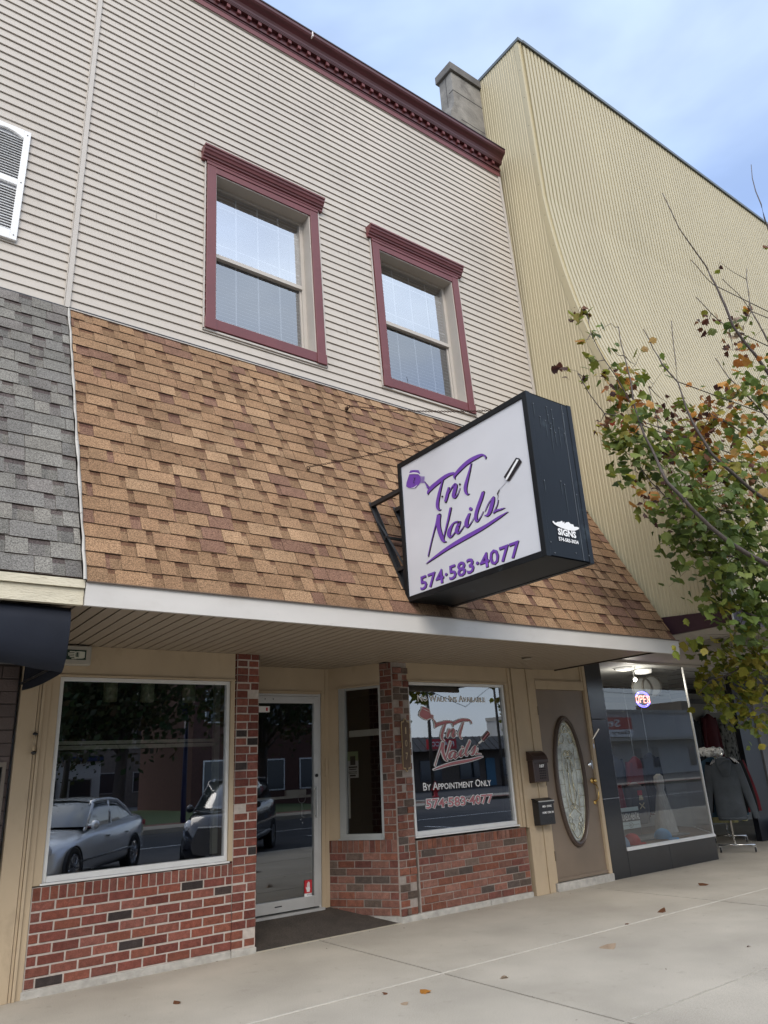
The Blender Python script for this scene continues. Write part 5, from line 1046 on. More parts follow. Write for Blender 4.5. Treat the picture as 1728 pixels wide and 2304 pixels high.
# fallen leaves
leafcol={'g':[(.135,.185,.04),(.105,.155,.035),(.18,.22,.05),(.085,.13,.034)],'y':[(.26,.25,.035),(.20,.22,.035),(.33,.28,.05),(.16,.20,.03)],'o':[(.45,.20,.04),(.50,.26,.07),(.38,.14,.035),(.52,.33,.12)],'b':[(.16,.07,.035),(.11,.045,.03),(.22,.11,.06),(.07,.03,.025)],'w':[(.42,.32,.23)],'r':[(.42,.08,.04)]}
SH_=[(0,-.5),(.20,-.42),(.46,-.20),(.36,-.02),(.50,.12),(.24,.22),(.16,.36),(0,.55),(-.16,.36),(-.24,.22),(-.50,.12),(-.36,-.02),(-.46,-.20),(-.20,-.42)]
def leaf(mb,o,size,nrm,ax,c,curl=.18):
    nrm=nrm.normalized(); ax=(ax-nrm*ax.dot(nrm)); 
    if ax.length<1e-3: ax=nrm.orthogonal()
    ax.normalize(); sx=nrm.cross(ax); i=len(mb.v)
    mb.v.append(tuple(o)); n=len(SH_)
    for a,b in SH_: mb.v.append(tuple(o+(sx*a+ax*b+nrm*(-curl*(abs(a)*1.3+max(0,b)*.5)))*size))
    for k in range(n): mb.f.append((i,i+1+k,i+1+(k+1)%n)); mb.c.append(c)
m_leaf=M('maple leaf',rough=.55,vcol=True,var=.10,vs=30,trans=.45,spec=.35)
fl=[(3.666,-2.117,.075,'o','orange brown curled fallen leaf near the dark pavement joint'),(3.394,-2.229,.05,'w','small pale crumpled fallen leaf near the pavement corner'),(4.29,-2.259,.06,'w','tan flat fallen leaf in the middle slab'),(5.494,-2.25,.12,'w','large pale dried fallen leaf in the middle slab'),(7.043,-1.69,.09,'b','dark brown fallen leaf lying by the pale joint'),(8.724,-1.127,.10,'b','dark fallen leaf on the slab before the store'),(6.347,-1.805,.04,'b','tiny dark fallen leaf on the pale joint'),(6.208,-3.064,.03,'b','tiny dark scrap of leaf at right of the slab'),(2.309,-1.009,.055,'b','dark fallen leaf before the left brick panel'),(3.45,-1.935,.035,'b','tiny brown leaf scrap at left near the joint')]
rl=random.Random(12)
for x,y,s_,k,lb in fl:
    mb=MB(); leaf(mb,Vector((x,y,.004+.22*s_)),s_*1.15,Vector((rl.uniform(-.3,.3),rl.uniform(-.3,.3),1)),Vector((rl.uniform(-1,1),rl.uniform(-1,1),0)),leafcol[k][0],curl=.45); o=mb.build('fallen_leaf',m_leaf); tag(o,lb,'leaf','fallen leaves on the pavement')
# ================================================================ STREET TREE (right)
tr_=thing('street_maple','young street tree with thinning green, yellow and orange leaves reaching in from the right','tree')
m_bark=M('young bark',(.085,.068,.06),.85,var=.2,vs=30,bump=.5,bs=60)
BR= [[[7.85,-2.9,8.49,0.005],[7.96,-2.96,7.92,0.007],[8.34,-3.01,7.45,0.01],[8.34,-3.07,7.13,0.013],[8.41,-3.13,6.49,0.017],[8.69,-3.19,6.13,0.021],[9.26,-3.24,5.45,0.025],[9.89,-3.3,4.41,0.03]],[[8.3,-2.85,7.65,0.005],[8.45,-2.89,7.47,0.005],[8.6,-2.93,7.32,0.006]],[[8.21,-2.85,7.03,0.005],[8.39,-2.91,6.81,0.006],[8.65,-2.97,6.65,0.007]],[[10.45,-3.1,10.22,0.005],[10.17,-3.16,9.5,0.007],[10.05,-3.22,8.9,0.01],[10.11,-3.28,8.09,0.013],[10.24,-3.34,6.83,0.016],[10.3,-3.4,5.52,0.02]],[[6.91,-2.8,6.12,0.005],[6.93,-2.86,5.83,0.006],[6.95,-2.92,5.6,0.008],[7.09,-2.98,5.39,0.009],[7.04,-3.04,5.02,0.011],[7.04,-3.1,4.75,0.014],[7.12,-3.16,4.46,0.016],[7.36,-3.22,4.26,0.018],[7.63,-3.28,4.06,0.021],[8.28,-3.34,3.84,0.023],[9.08,-3.4,3.41,0.026]],[[7.67,-2.75,6.53,0.005],[7.5,-2.8,6.08,0.005],[7.32,-2.85,5.53,0.006]],[[6.17,-2.6,6.21,0.005],[6.15,-2.62,5.9,0.005],[6.29,-2.64,5.6,0.006],[6.41,-2.66,5.43,0.006],[6.55,-2.68,5.16,0.006],[6.64,-2.7,4.88,0.007]],[[6.82,-2.55,6.26,0.005],[6.7,-2.63,5.79,0.006],[6.59,-2.72,5.37,0.008],[6.43,-2.81,4.98,0.01],[6.38,-2.89,4.6,0.012],[6.37,-2.98,4.29,0.014],[6.34,-3.06,4.01,0.017],[6.57,-3.15,3.72,0.019],[6.95,-3.23,3.43,0.022],[7.48,-3.31,3.24,0.025],[8.78,-3.4,3.28,0.028]],[[5.97,-2.5,5.41,0.005],[6.05,-2.54,5.17,0.005],[6.21,-2.58,4.95,0.006],[6.63,-2.62,4.99,0.006]],[[9.56,-3.0,7.93,0.005],[9.22,-3.08,7.34,0.006],[8.98,-3.15,6.92,0.008],[9.01,-3.23,6.48,0.01],[9.29,-3.3,5.75,0.012]],[[8.73,-3.0,7.42,0.005],[8.96,-3.05,7.25,0.005],[9.1,-3.1,6.99,0.006]],[[8.25,-2.9,6.11,0.005],[8.26,-3.0,5.78,0.006],[8.47,-3.1,5.49,0.008],[8.83,-3.2,5.05,0.01]],[[7.3,-2.5,5.63,0.005],[7.26,-2.55,5.18,0.005],[7.15,-2.6,4.9,0.005]],[[6.6,-2.6,4.51,0.005],[6.65,-2.7,4.2,0.006],[6.72,-2.8,4.0,0.008]],[[8.59,-1.6,2.17,0.005],[8.69,-1.75,2.32,0.007],[9.14,-1.9,2.45,0.011],[9.51,-2.05,2.38,0.015],[9.96,-2.2,2.24,0.02]],[[7.3,-2.7,2.85,0.005],[7.44,-2.88,2.87,0.007],[7.52,-3.05,2.77,0.011],[7.98,-3.23,2.75,0.015],[8.61,-3.4,2.96,0.02]],[[7.54,-2.9,3.45,0.008],[7.66,-3.05,3.33,0.012],[7.62,-3.2,3.1,0.017],[7.92,-3.35,2.95,0.023],[8.38,-3.5,2.96,0.03]],[[9.16,-1.7,1.74,0.005],[9.3,-1.9,1.94,0.009],[9.63,-2.1,2.08,0.015]],[[7.63,-3.0,5.13,0.005],[7.87,-3.1,4.98,0.007],[8.28,-3.2,4.75,0.011],[8.72,-3.3,4.36,0.015],[9.32,-3.4,3.82,0.02]]]
CL= [[6.06,-2.6,6.23,0.2,9,"yb"],[6.17,-2.6,6.21,0.16,7,"yb"],[6.68,-2.55,6.26,0.23,8,"g"],[6.63,-2.55,5.87,0.13,3,"g"],[6.02,-2.6,5.78,0.09,3,"o"],[6.11,-2.6,5.59,0.15,4,"yg"],[5.97,-2.5,5.43,0.17,5,"b"],[6.15,-2.5,5.41,0.12,3,"yb"],[6.28,-2.6,5.5,0.12,3,"b"],[6.63,-2.6,5.5,0.35,26,"yg"],[6.95,-2.6,5.77,0.26,10,"o"],[6.5,-2.6,5.29,0.32,24,"bo"],[6.76,-2.6,5.25,0.37,34,"ob"],[7.41,-2.5,5.69,0.29,12,"yg"],[6.38,-2.6,4.99,0.35,26,"yg"],[7.03,-2.55,5.21,0.33,18,"or"],[6.53,-2.65,4.79,0.41,34,"gy"],[6.18,-2.5,4.87,0.15,5,"bo"],[6.22,-2.6,4.79,0.16,8,"b"],[7.46,-2.5,5.25,0.2,6,"b"],[7.63,-2.5,5.51,0.17,4,"b"],[6.32,-2.6,4.6,0.29,22,"yg"],[6.56,-2.7,4.57,0.4,44,"g"],[6.93,-2.7,4.76,0.37,30,"g"],[6.4,-2.7,4.28,0.34,26,"gy"],[6.84,-2.8,4.38,0.46,44,"g"],[7.37,-2.8,4.98,0.36,22,"bg"],[7.63,-2.8,4.96,0.46,40,"bo"],[7.87,-2.9,5.07,0.49,34,"bo"],[7.17,-2.8,4.66,0.35,20,"gb"],[7.4,-2.8,4.55,0.5,46,"gb"],[7.69,-2.9,4.57,0.53,40,"yo"],[7.99,-3.0,4.82,0.49,34,"go"],[8.59,-3.0,5.08,0.54,30,"go"],[7.77,-2.9,5.3,0.26,8,"bg"],[8.13,-3.0,5.44,0.47,22,"og"],[8.7,-3.0,5.6,0.65,38,"go"],[8.99,-3.1,5.95,0.61,30,"g"],[8.9,-3.1,6.25,0.49,22,"g"],[8.77,-2.9,6.38,0.24,6,"b"],[8.36,-2.85,6.73,0.31,10,"b"],[8.78,-2.9,6.68,0.35,12,"bw"],[9.08,-2.95,6.83,0.34,10,"bw"],[9.21,-3.0,7.09,0.26,6,"bo"],[10.0,-3.1,8.39,0.21,2,"b"],[9.3,-3.1,6.78,0.44,16,"bo"],[9.01,-2.9,7.88,0.12,2,"b"],[6.49,-2.8,4.01,0.37,40,"gb"],[6.46,-2.7,3.94,0.21,10,"bo"],[6.82,-2.9,4.04,0.5,60,"g"],[7.37,-2.9,4.19,0.55,60,"gb"],[7.67,-3.0,4.26,0.59,56,"go"],[8.1,-3.1,4.37,0.63,56,"gy"],[6.81,-2.8,3.77,0.38,40,"g"],[7.04,-2.9,3.73,0.55,66,"g"],[7.5,-3.0,3.82,0.6,66,"g"],[7.9,-3.1,3.9,0.6,56,"g"],[6.92,-2.8,3.52,0.3,24,"g"],[7.19,-2.9,3.46,0.52,60,"g"],[7.54,-3.0,3.48,0.59,66,"g"],[7.87,-3.1,3.49,0.52,50,"g"],[7.26,-2.9,3.18,0.42,46,"g"],[7.59,-3.0,3.14,0.54,60,"g"],[7.71,-3.1,3.04,0.49,50,"g"],[7.24,-2.8,2.89,0.3,20,"yg"],[7.48,-2.9,2.87,0.47,46,"g"],[7.68,-3.0,2.72,0.48,46,"g"],[7.47,-2.8,2.61,0.36,36,"y"],[9.63,-1.9,2.72,0.59,46,"y"],[9.14,-1.7,2.62,0.39,26,"yg"],[9.39,-1.8,2.5,0.5,36,"y"],[8.85,-1.6,2.34,0.31,22,"y"],[8.97,-1.6,2.13,0.27,16,"y"],[9.23,-1.7,2.17,0.32,18,"yg"],[9.41,-1.9,2.21,0.49,34,"y"],[9.28,-1.8,1.95,0.39,22,"y"],[9.47,-1.9,1.83,0.4,24,"yg"],[9.78,-1.9,2.5,0.35,20,"y"],[11.36,-4.04,5.45,0.55,80,"gg"],[12.53,-3.84,3.93,0.55,80,"yg"],[10.64,-3.31,4.9,0.55,80,"og"],[11.35,-2.91,5.95,0.55,80,"gg"],[13.28,-4.21,6.8,0.55,80,"yg"],[11.08,-3.81,7.94,0.55,80,"og"],[12.27,-3.55,6.96,0.55,80,"gg"],[10.8,-3.5,6.56,0.55,80,"yg"],[11.56,-5.32,7.93,0.55,80,"og"],[12.11,-3.6,7.99,0.55,80,"gg"],[12.89,-3.1,5.57,0.55,80,"yg"],[13.16,-4.29,8.28,0.55,80,"og"],[13.41,-5.16,4.28,0.55,80,"gg"],[11.29,-2.99,5.78,0.55,80,"yg"],[12.61,-4.65,6.14,0.55,80,"og"],[11.83,-4.52,6.53,0.55,80,"gg"],[12.47,-3.14,7.01,0.55,80,"yg"],[13.57,-3.26,8.55,0.55,80,"og"],[12.75,-4.99,7.9,0.55,80,"gg"],[13.69,-3.14,6.45,0.55,80,"yg"],[12.88,-4.87,7.76,0.55,80,"og"],[12.44,-4.69,3.92,0.55,80,"gg"]]
#HUB=[Vector((9.15,-3.95,3.1)),Vector((9.1,-3.95,2.6)),Vector((9.2,-3.95,3.8)),Vector((9.25,-3.9,4.6))]
mb=MB(); mb.tube([(12.2,-4.0,-.02),(12.18,-3.98,.3),(12.16,-3.97,1.4),(12.14,-3.95,2.6),(12.2,-3.93,3.8),(12.3,-3.9,5.0),(12.35,-3.85,6.4),(12.4,-3.8,8.4)],[.10,.075,.068,.062,.055,.042,.028,.008],10); mb.build('trunk',m_bark,tr_,smooth=True)
mb=MB(); nodes=[]
for br in BR:
    pts=[Vector(p[:3]) for p in br]; rad=[p[3] for p in br]
    e=pts[-1]; hz=max(3.7,min(6.2,e.z-.8)); hub=Vector((12.2,-3.94,hz)); pts+= [e.lerp(hub,.5)+Vector((0,0,-.05)),hub]; rad+=[rad[-1]*1.15,rad[-1]*1.3]
    # slight waviness
    pp=[pts[0]];rr_=[rad[0]]
    for a,b,ra,rb in zip(pts,pts[1:],rad,rad[1:]):
        mdl=a.lerp(b,.5)+Vector((rl.uniform(-1,1),rl.uniform(-1,1),rl.uniform(-1,1)))*(b-a).length*.03; pp+=[mdl,b]; rr_+=[(ra+rb)/2,rb]
    mb.tube(pp,rr_,6); nodes+=pp[:-2]
mb.build('limbs',m_bark,tr_,smooth=True)
tw=MB(); lf=MB(); rt=random.Random(21)
for x,y,z,rad,n,mix in CL:
    c_=Vector((x,y,z)); near=min(nodes,key=lambda q:(q-c_).length)
    if (near-c_).length<1.6:
        mid=near.lerp(c_,.55)+Vector((0,0,-.03)); tw.tube([near,mid,c_],[.006,.004,.002],4,cap=False)
    tips=[c_+Vector((rt.gauss(0,rad*.36),rt.gauss(0,rad*.36),rt.gauss(0,rad*.36))) for _ in range(max(1,n//5))]
    for tp in tips: tw.tube([c_,c_.lerp(tp,.5)+Vector((0,0,.01)),tp],[.003,.002,.0012],3,cap=False)
    for _ in range(int(n*(1.1+(.7 if x>7.6 else 0)) if n>12 else n*(1 if n>12 else 1))):
        tp=rt.choice(tips); o=tp+Vector((rt.gauss(0,rad*.24),rt.gauss(0,rad*.24),rt.gauss(0,rad*.24)))
        k=rt.choice(mix); k='y' if k in 'ob' and rt.random()<.3 else k; c=rt.choice(leafcol[k]); q=rt.uniform(.7,1.3); c=tuple(v*q for v in c); sz=rt.uniform(.065,.14)*(.8 if k in 'b' else 1)
        nr=Vector((rt.gauss(0,.55),rt.gauss(-.35,.55),rt.uniform(.1,1.0))); ax=Vector((rt.gauss(0,.6),rt.gauss(0,.6),-rt.uniform(.1,1)))
        leaf(lf,o,sz,nr,ax,c,curl=rt.uniform(.1,.35) if k not in 'b' else rt.uniform(.4,.8))
tw.build('twigs',m_bark,tr_); lf.build('leaves',m_leaf,tr_)
# ================================================================ ACROSS THE STREET (seen in the window reflections)
def bigtree(x,y,h,r,n,seed,lb,cols,bare=False):
    t=thing('street_tree',lb,'tree',group='trees across the street'); q=random.Random(seed); mb=MB(); mb.tube([(x,y,-.16),(x+.1,y,h*.25),(x,y+.1,h*.5),(x+.2,y,h*.8)],[.24,.18,.13,.04],8); cen=[]
    for k in range(34):
        a=q.uniform(0,6.28); rr=r*q.uniform(.35,.95); zz_=h*q.uniform(.36,.98); f=math.sin(math.pi*min(1,max(.12,(zz_/h-.30)/.72)))**.6; e=Vector((x+math.cos(a)*rr*f,y+math.sin(a)*rr*f,zz_)); s0=Vector((x,y,max(h*.24,zz_*.62))); mb.tube([s0,s0.lerp(e,.5)+Vector((0,0,.15)),e],[.07,.04,.012],5,cap=False); cen.append(e)
    mb.build('trunk',m_bark,t,smooth=True); mb=MB()
    if not bare:
        for _ in range(n):
            c=q.choice(cen); o=c+Vector((q.gauss(0,r*.17),q.gauss(0,r*.17),q.gauss(0,r*.13))); nr=Vector((q.gauss(0,1),q.gauss(0,1),q.gauss(0,1))).normalized(); a=nr.orthogonal().normalized(); b=nr.cross(a); s_=q.uniform(.07,.15); cc=tuple(v*q.uniform(.7,1.2) for v in q.choice(cols)); mb.poly([o+a*s_,o+b*s_*.7,o-a*s_,o-b*s_*.7],cc)
        mb.build('crown',m_leaf,t)
gr=[(.03,.055,.016),(.04,.065,.02),(.05,.06,.018),(.07,.055,.02)]
bigtree(8.2,-19.5,10.5,4.8,21000,1,'broad dark green tree across the street, seen reflected in the left shop window',gr)
bigtree(15.5,-22,10,4.2,12000,2,'dark tree across the street, seen reflected in the glass door',gr)
bigtree(7.5,-37,12,6.5,11000,5,'dark bushy tree beyond the lawn behind the broad tree',gr)
bigtree(12.5,-44,11,6,9000,6,'tall dark tree beyond the lawn toward the brick building',gr)
bigtree(30.0,-66,11,5,3500,3,'distant brownish tree far behind the low shops',[(.08,.05,.03),(.06,.045,.03)])
bigtree(52,-70,10,5,3000,4,'distant thin tree behind the shop row',[(.08,.05,.03),(.06,.045,.03)])
m_grass=M('lawn',(.06,.09,.025),.9,var=.2,vs=2,fine=.3,fs=40)
B1('far_sidewalk',m_walk,None,(-60,26,-24.5,-21.2,-.17,-.02),(26,120,-27,-24,-.17,-.02),kind='structure'); B1('lawn',m_grass,None,(-30,24,-44,-24.6,-.17,-.01),kind='structure'); B1('brick_path',M('brick paving',(.22,.10,.075),.85,var=.2,vs=4),None,(-60,60,-24.55,-23.6,-.02,-.012),kind='structure')
B1('lane_line',m_wv,None,(-60,60,-15.1,-15.0,-.164,-.160),*[(x,x+.1,-12.3,-7.4,-.164,-.160) for x in (-9,-5.6,-2.2,1.2,4.7,8.6,12.0,15.4)],kind='structure')
def bld(name,lb,x0,x1,y1,z,mat,wins,wm,roof=None,d=9,extra=None):
    t=thing(name,lb,'building'); B1('walls',mat,t,(x0,x1,y1-d,y1,-.17,z)); B1('roof_edge',roof or m_conc,t,(x0-.1,x1+.1,y1-d,y1+.15,z,z+.35))
    for (a,b,c,e) in wins: 
        f=B1('window',wm,t,(a,b,y1,y1+.06,c,e)); B1('pane',m_winglass,f,(a+.08,b-.08,y1+.06,y1+.08,c+.08,e-.08))
    return t
m_winglass=M('far window glass',(.02,.025,.03),.08,var=0,spec=.8)
m_rb=M('far red brick',(.10,.045,.035),.85,var=.2,vs=6); m_st=M('far limestone',(.30,.28,.26),.8,var=.1); m_wb=M('far white siding',(.50,.50,.49),.7,var=.05); m_db=M('far brown brick',(.13,.10,.08),.85,var=.2,vs=5)
bld('limestone_building','pale stone building across the street, its edge reflected in the left shop window',-14,4.9,-27,13,m_st,[(x,x+1.4,z,z+2) for x in (-11,-7.5,-4,-.5,2.6) for z in (1,5,9)],m_wv)
bld('brick_building','two storey red brick building across the street, reflected in the glass door',17.5,28,-36,8,m_rb,[(x,x+1.3,z,z+1.9) for x in (18.2,20.6,23,25.4) for z in (.8,4.8)],m_wv)
bld('white_bank_building','low white building with blue band beyond the lawn',9.5,17,-52,3.4,m_wb,[(x,x+1.6,.4,2.2) for x in (10,12.4,14.8)],m_st,roof=M('blue band',(.015,.03,.10),.5))
bld('far_office_block','plain dark office block far beyond the lawn',-6,24,-60,8.5,m_db,[(x,x+1.6,z,z+1.7) for x in range(-5,23,3) for z in (1,4.6)],m_st)
# low shop row with shed awning
lr=bld('low_shop_row','long low brown brick shop row with metal awning across the street',29.5,58,-45,3.1,m_db,[(x,x+2.4,.6,2.3) for x in (31,35,41.5,46,51)],M('far frame',(.08,.08,.09),.5),d=10)
mb=MB(); mb.poly([(29.5,-43.6,3.0),(58,-43.6,3.0),(58,-45.0,4.2),(29.5,-45.0,4.2)]); mb.poly([(29.5,-43.6,3.0),(29.5,-45,4.2),(29.5,-45,3.0)])
k=29.5
while k<58: mb.obox((k,-43.58,3.02),(k,-44.98,4.22),(.04,0,0),(0,.02,.02)); k+=.8
mb.build('shed_awning',M('weathered metal awning',(.11,.10,.09),.6,metal=.1,var=.2),lr)
B1('blue_door',M('blue door paint',(.05,.16,.25),.5),lr,(49.2,50.3,-44.98,-44.9,-.1,2.3)); 
rs=thing('red_shop_sign','red sign with white lettering on the low shop row across the street','sign'); B1('board',m_red,rs,(41.2,44.4,-43.5,-43.3,3.15,3.95)); text('FRATCO',lambda u,v:(44.1-u,-43.28,3.35+v),2.6,.4,'lettering',m_wv,rs,bold=.03)
ws=bld('white_sided_shop','white sided shop across the street reflected in the store window',58.5,86,-44,6.2,m_wb,[(x,x+1.2,.5,2.6) for x in (61,64.5,70,73,80)],m_st,d=10,roof=m_conc)
B1('porch_roof',m_conc,ws,(58.5,86,-44,-42.6,3.3,3.6)); B1('gable_block',m_db,ws,(80,86,-50,-43.9,6.2,7.6))
r3=thing('insurance_sign','red and white insurance sign on the shop across the street','sign'); B1('board',m_red,r3,(60.5,69.5,-43.6,-43.4,4.5,5.7)); B1('white_band',m_wv,r3,(60.5,69.5,-43.6,-43.39,3.75,4.48)); text('State',lambda u,v:(67.5-u,-43.38,4.75+v),4.6,.75,'lettering',m_wv,r3,bold=.03); text('Gary Arvin',lambda u,v:(69-u,-43.37,3.9+v),7,.45,'lettering',m_blk,r3,bold=.02)
m_pole=M('weathered pole',(.10,.085,.07),.9,var=.2)
for x,y,h,lb in ((33.8,-34,9.5,'left utility pole with crossarm across the street'),(49.3,-43,13.0,'right taller utility pole with crossarms across the street')):
    t=thing('utility_pole',lb,'utility pole',group='utility poles across the street'); mb=MB(); mb.tube([(x,y,-.17),(x,y,h)],[.13,.09],8); mb.build('pole',m_pole,t,smooth=True); B1('crossarm',m_pole,t,(x-1.2,x+1.2,y-.06,y+.06,h-.7,h-.55),(x-.7,x+.7,y-.06,y+.06,h-3.0,h-2.85)); 
t=thing('overhead_wires','dark overhead wires strung between the utility poles','wires'); mb=MB()
for dz in (0,.5,2.6): mb.tube([(20,-34+dz,8.6-dz),(33.8,-34,8.9-dz*.8),(41,-38,8.7-dz),(49.3,-43,12.3-dz*1.4),(80,-46,11-dz)],.025,4)
mb.build('wire',m_black,t)
hy=thing('fire_hydrant','red fire hydrant on the far pavement seen reflected in the right shop window','hydrant'); mb=MB(); mb.lathe([(.2,-.02),(.2,.05),(.13,.06),(.13,.55),(.17,.56),(.17,.62),(.13,.64),(.10,.74),(.04,.80),(.04,.86),(0,.86)],(29.57,-28.7,0),n=14); mb.tube([(29.3,-28.7,.42),(29.84,-28.7,.42)],.07,10); mb.tube([(29.57,-28.7,.38),(29.57,-28.45,.38)],.09,10); mb.build('barrel',m_red,hy,smooth=True)
lp=thing('blue_lamp_post','dark blue lamp post beyond the road','lamp post'); mb=MB(); mb.tube([(12.3,-24,-.02),(12.3,-24,4.2)],[.11,.08],10); mb.lathe([(.1,4.2),(.22,4.3),(.26,4.7),(.15,4.95),(0,5.0)],(12.3,-24,0),n=12); mb.build('post',M('navy post',(.01,.02,.09),.4),lp,smooth=True)
# ---------------------------------------------------------------- cars
def car(name,lb,paint,pos,head,L_=4.8,suv=False,group=None):
    t=thing(name,lb,'car',group=group)
    hx=Vector((math.cos(head),math.sin(head),0)); sx=Vector((-hx.y,hx.x,0)); P0=Vector((pos[0],pos[1],-.165))
    H=1.72 if suv else 1.45; W_=1.88 if suv else 1.82; g=.24 if suv else .17
    # stations: s along (0 nose .. 1 tail): lower z, shoulder z, half width, hood/deck z
    if suv: S=[(0,.32,.62,.62,.80),(.02,.26,.72,.80,.95),(.06,.24,.80,.90,1.03),(.14,.24,.90,.97,1.09),(.26,.26,.98,1,1.14),(.33,.26,1.00,1,1.16),(.5,.25,1.03,1,1.16),(.7,.26,1.06,1,1.18),(.85,.27,1.10,.98,1.20),(.94,.30,1.10,.95,1.20),(.985,.34,1.05,.88,1.16),(1,.42,.95,.80,1.05)]
    else: S=[(0,.30,.50,.60,.58),(.02,.22,.58,.80,.68),(.06,.18,.64,.90,.76),(.14,.17,.72,.97,.84),(.26,.18,.80,1,.92),(.34,.19,.84,1,.96),(.5,.19,.87,1,.97),(.7,.19,.92,1,1.0),(.80,.20,.96,.99,1.05),(.90,.22,.97,.95,1.06),(.97,.28,.94,.88,1.03),(1,.38,.86,.78,.94)]
    rows=[]
    for s_,zl_,zs_,hw,zt in S:
        w2=W_/2*hw; x=L_*(.5-s_); pr2=[(-.55,zl_),(-.93,zl_+.03),(-1.0,zl_+.14),(-1.0,(zl_+zs_)/2),(-.985,zs_-.03),(-.93,zs_+.04),(-.80,zt),(-.4,zt+.025),(0,zt+.035)]; pr2+= [(-a,b) for a,b in pr2[-2::-1]]
        rows.append([tuple(P0+hx*x+sx*(a*w2)+Vector((0,0,b))) for a,b in pr2])
    mb=MB(); mb.grid(rows); mb.poly(rows[0]); mb.poly(rows[-1][::-1]); bd=mb.build('body',paint,t,smooth=True)
    # greenhouse
    G=[(.27,.94,.80,.0),(.40,.86,.76,.90),(.47,.84,.74,.985),(.58,.83,.74,1.0),(.68,.82,.73,.93),(.78,.81,.72,.55),(.89,.80,.70,.02)] if not suv else [(.25,.94,.82,.0),(.37,.88,.78,.88),(.44,.86,.77,.98),(.60,.85,.77,1.0),(.82,.84,.76,.97),(.97,.80,.70,.05)]
    base=1.10 if suv else .98; rows=[]
    for s_,wb,wt,f in G:
        z=base+(H-base)*f; x=L_*(.5-s_); w2=W_/2; k=min(1,f+.0001); wt_=wb+(wt-wb)*k
        rows.append([tuple(P0+hx*x+sx*(a*w2)+Vector((0,0,b))) for a,b in ((-wb,base-.06),(-(wb*.4+wt_*.6),base+(z-base)*.6),(-wt_*.97,base+(z-base)*.93),(-wt_*.5,z+.01),(0,z+.02),(wt_*.5,z+.01),(wt_*.97,base+(z-base)*.93),((wb*.4+wt_*.6),base+(z-base)*.6),(wb,base-.06))])
    mb=MB(); mb.grid(rows); mb.build('window_glass',m_cargl,t,smooth=True)
    # roof skin + pillars
    mb=MB(); rr=[[tuple(Vector(p)+Vector((0,0,.012))) for p in r_[2:7]] for r_ in rows[1:(-1 if suv else -2)]]; mb.grid(rr)
    for a,b in ((0,1),(len(rows)-2,len(rows)-1)):
        for j in (0,1,6,7):
            pass
    for sgn,cols_ in ((1,(0,1,2)),(-1,(8,7,6))):
        line=[Vector(rows[0][cols_[0]]),Vector(rows[1][cols_[1]]).lerp(Vector(rows[1][cols_[2]]),.6),Vector(rows[1][cols_[2]])]; line+= [Vector(r_[cols_[2]]) for r_ in rows[2:-1]]+[Vector(rows[-1][cols_[0]])]
        mb.tube([p+Vector((0,0,.006)) for p in line],.035,6)
        mid=3; a=Vector(rows[mid][cols_[0]]); b=Vector(rows[mid][cols_[2]]); mb.obox(a-sx*sgn*.012,b-sx*sgn*.012,hx*.05,sx*.006)
    mb.build('roof',paint,t,smooth=True)
    for s_ in (.17 if not suv else .18,.79 if not suv else .80):
        for sd_s in (-1,1):
            wh=thing_part('wheel',t); c_=P0+hx*(L_*(.5-s_))+sx*(sd_s*(W_/2-.10))+Vector((0,0,.335)); mb=MB(); ax=sx*sd_s
            mb.lathe([(.20,-.1),(.32,-.1),(.335,-.06),(.335,.06),(.32,.105),(.235,.108),(.23,.09)],c_,ax,24); mb.build('tyre',m_tyre,wh,smooth=True)
            mb=MB(); mb.lathe([(.235,.095),(.225,.10),(.21,.06),(.05,.085),(0,.09)],c_,ax,24); a1=ax.orthogonal().normalized(); b1=ax.cross(a1)
            for k in range(10):
                an=R(36*k); d=a1*math.cos(an)+b1*math.sin(an); e=a1*-math.sin(an)+b1*math.cos(an); mb.obox(c_+ax*.10+d*.03,c_+ax*.10+d*.222,e*.014,ax*.008)
            mb.build('rim',m_rim,wh)
            mb=MB(); mb.lathe([(.37,.012),(.352,.012),(.352,-.05)],c_+ax*.095,ax,24); mb.build('wheel_arch',m_black,t)
    for sd_s in (-1,1):
        mb=MB(); c_=P0+hx*(L_*.21)+sx*(sd_s*(W_/2+.09))+Vector((0,0,base+.02)); mb.lathe([(0,-.06),(.06,-.05),(.085,0),(.06,.05),(0,.06)],c_,hx,12); mb.obox(c_,c_-sx*sd_s*.14,(0,0,.02),hx*.03); mb.build('mirror',paint,t,smooth=True)
        mb=MB()
        for x in (.02,-.19): c_=P0+hx*(L_*x)+sx*(sd_s*(W_/2*.995))+Vector((0,0,base-.22)); mb.obox(c_-hx*.07,c_+hx*.07,(0,0,.012),sx*.02)
        mb.build('handle',m_rim,t)
        mb=MB(); c_=P0+hx*(L_*.462)+sx*(sd_s*W_*.36)+Vector((0,0,.66 if not suv else .84)); mb.lathe([(0,-.02),(.09,-.01),(.12,.02),(.08,.07),(0,.085)],c_,hx+sx*sd_s*.5,12); mb.build('headlight',m_lampg,t,smooth=True)
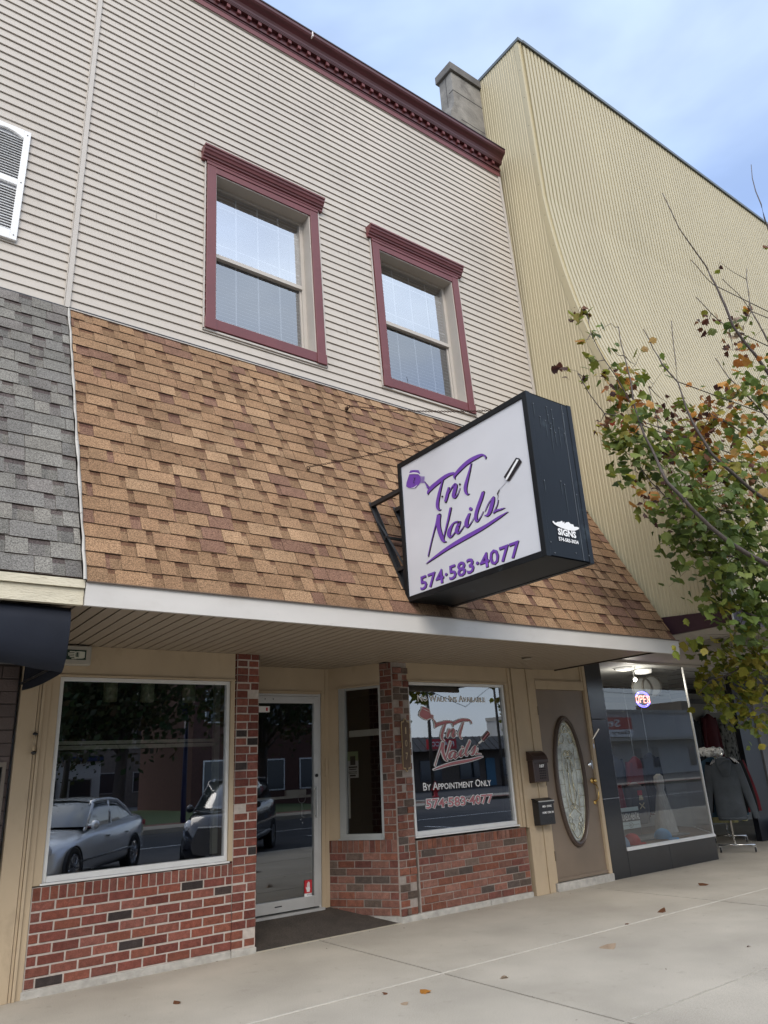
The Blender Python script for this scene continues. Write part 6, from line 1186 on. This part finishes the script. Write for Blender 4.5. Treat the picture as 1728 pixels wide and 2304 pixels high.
        mb=MB(); c_=P0-hx*(L_*.485)+sx*(sd_s*W_*.36)+Vector((0,0,.86 if not suv else 1.0)); mb.obox(c_-sx*.14,c_+sx*.14,(0,0,.05),hx*.03); mb.build('tail_light',m_red,t)
    mb=MB(); c_=P0+hx*(L_*.492)+Vector((0,0,.48 if not suv else .66)); mb.obox(c_-sx*.42,c_+sx*.42,(0,0,.10 if not suv else .15),hx*.03); mb.build('grille',m_black,t)
    mb=MB(); mb.obox(c_+hx*.03-sx*.46+Vector((0,0,.16 if suv else .11)),c_+hx*.03+sx*.46+Vector((0,0,.16 if suv else .11)),(0,0,.012),hx*.012)
    for sd_s in (-1,1): mb.obox(P0+hx*L_*.28+sx*(sd_s*W_/2*1.002)+Vector((0,0,.42)),P0-hx*L_*.27+sx*(sd_s*W_/2*1.002)+Vector((0,0,.45)),(0,0,.015),sx*.01)
    mb.build('chrome_trim',m_chrome,t)
    return t
m_cargl=M('car glass',(.02,.025,.028),.05,var=0,spec=.9,coat=1); m_tyre=M('tyre',(.02,.02,.02),.9,var=.1); m_rim=M('wheel rim',(.55,.56,.58),.25,metal=.9,var=0); m_lampg=M('lamp lens',(.6,.62,.65),.1,var=0,spec=.9,coat=1)
m_silver=M('silver car paint',(.75,.77,.79),.25,metal=.35,var=.03,coat=1); m_navyc=M('dark blue car paint',(.012,.014,.024),.2,metal=.3,var=.03,coat=1)
car('parked_sedan','silver sedan parked at an angle in the street, reflected in the left shop window','' or m_silver,(4.15,-9.6),R(180-52),4.75)
car('parked_suv','dark blue sport utility car parked nose in, reflected beside the brick pillar',m_navyc,(7.95,-9.25),R(180-52),4.9,suv=True)
# ================================================================ put every thing's empty at its base
bpy.context.view_layer.update()
for o in list(sc.objects):
    if o.type=='EMPTY' and o.parent is None:
        ms=[c for c in o.children_recursive if c.type=='MESH']
        if not ms: continue
        lo=[1e9]*3; hi=[-1e9]*3
        for c in ms:
            for b in c.bound_box:
                p=c.matrix_world@Vector(b)
                for i in range(3): lo[i]=min(lo[i],p[i]); hi[i]=max(hi[i],p[i])
        base=Vector(((lo[0]+hi[0])/2,(lo[1]+hi[1])/2,lo[2])); d=base-o.location
        for c in o.children: c.location=c.location-d
        o.location=base
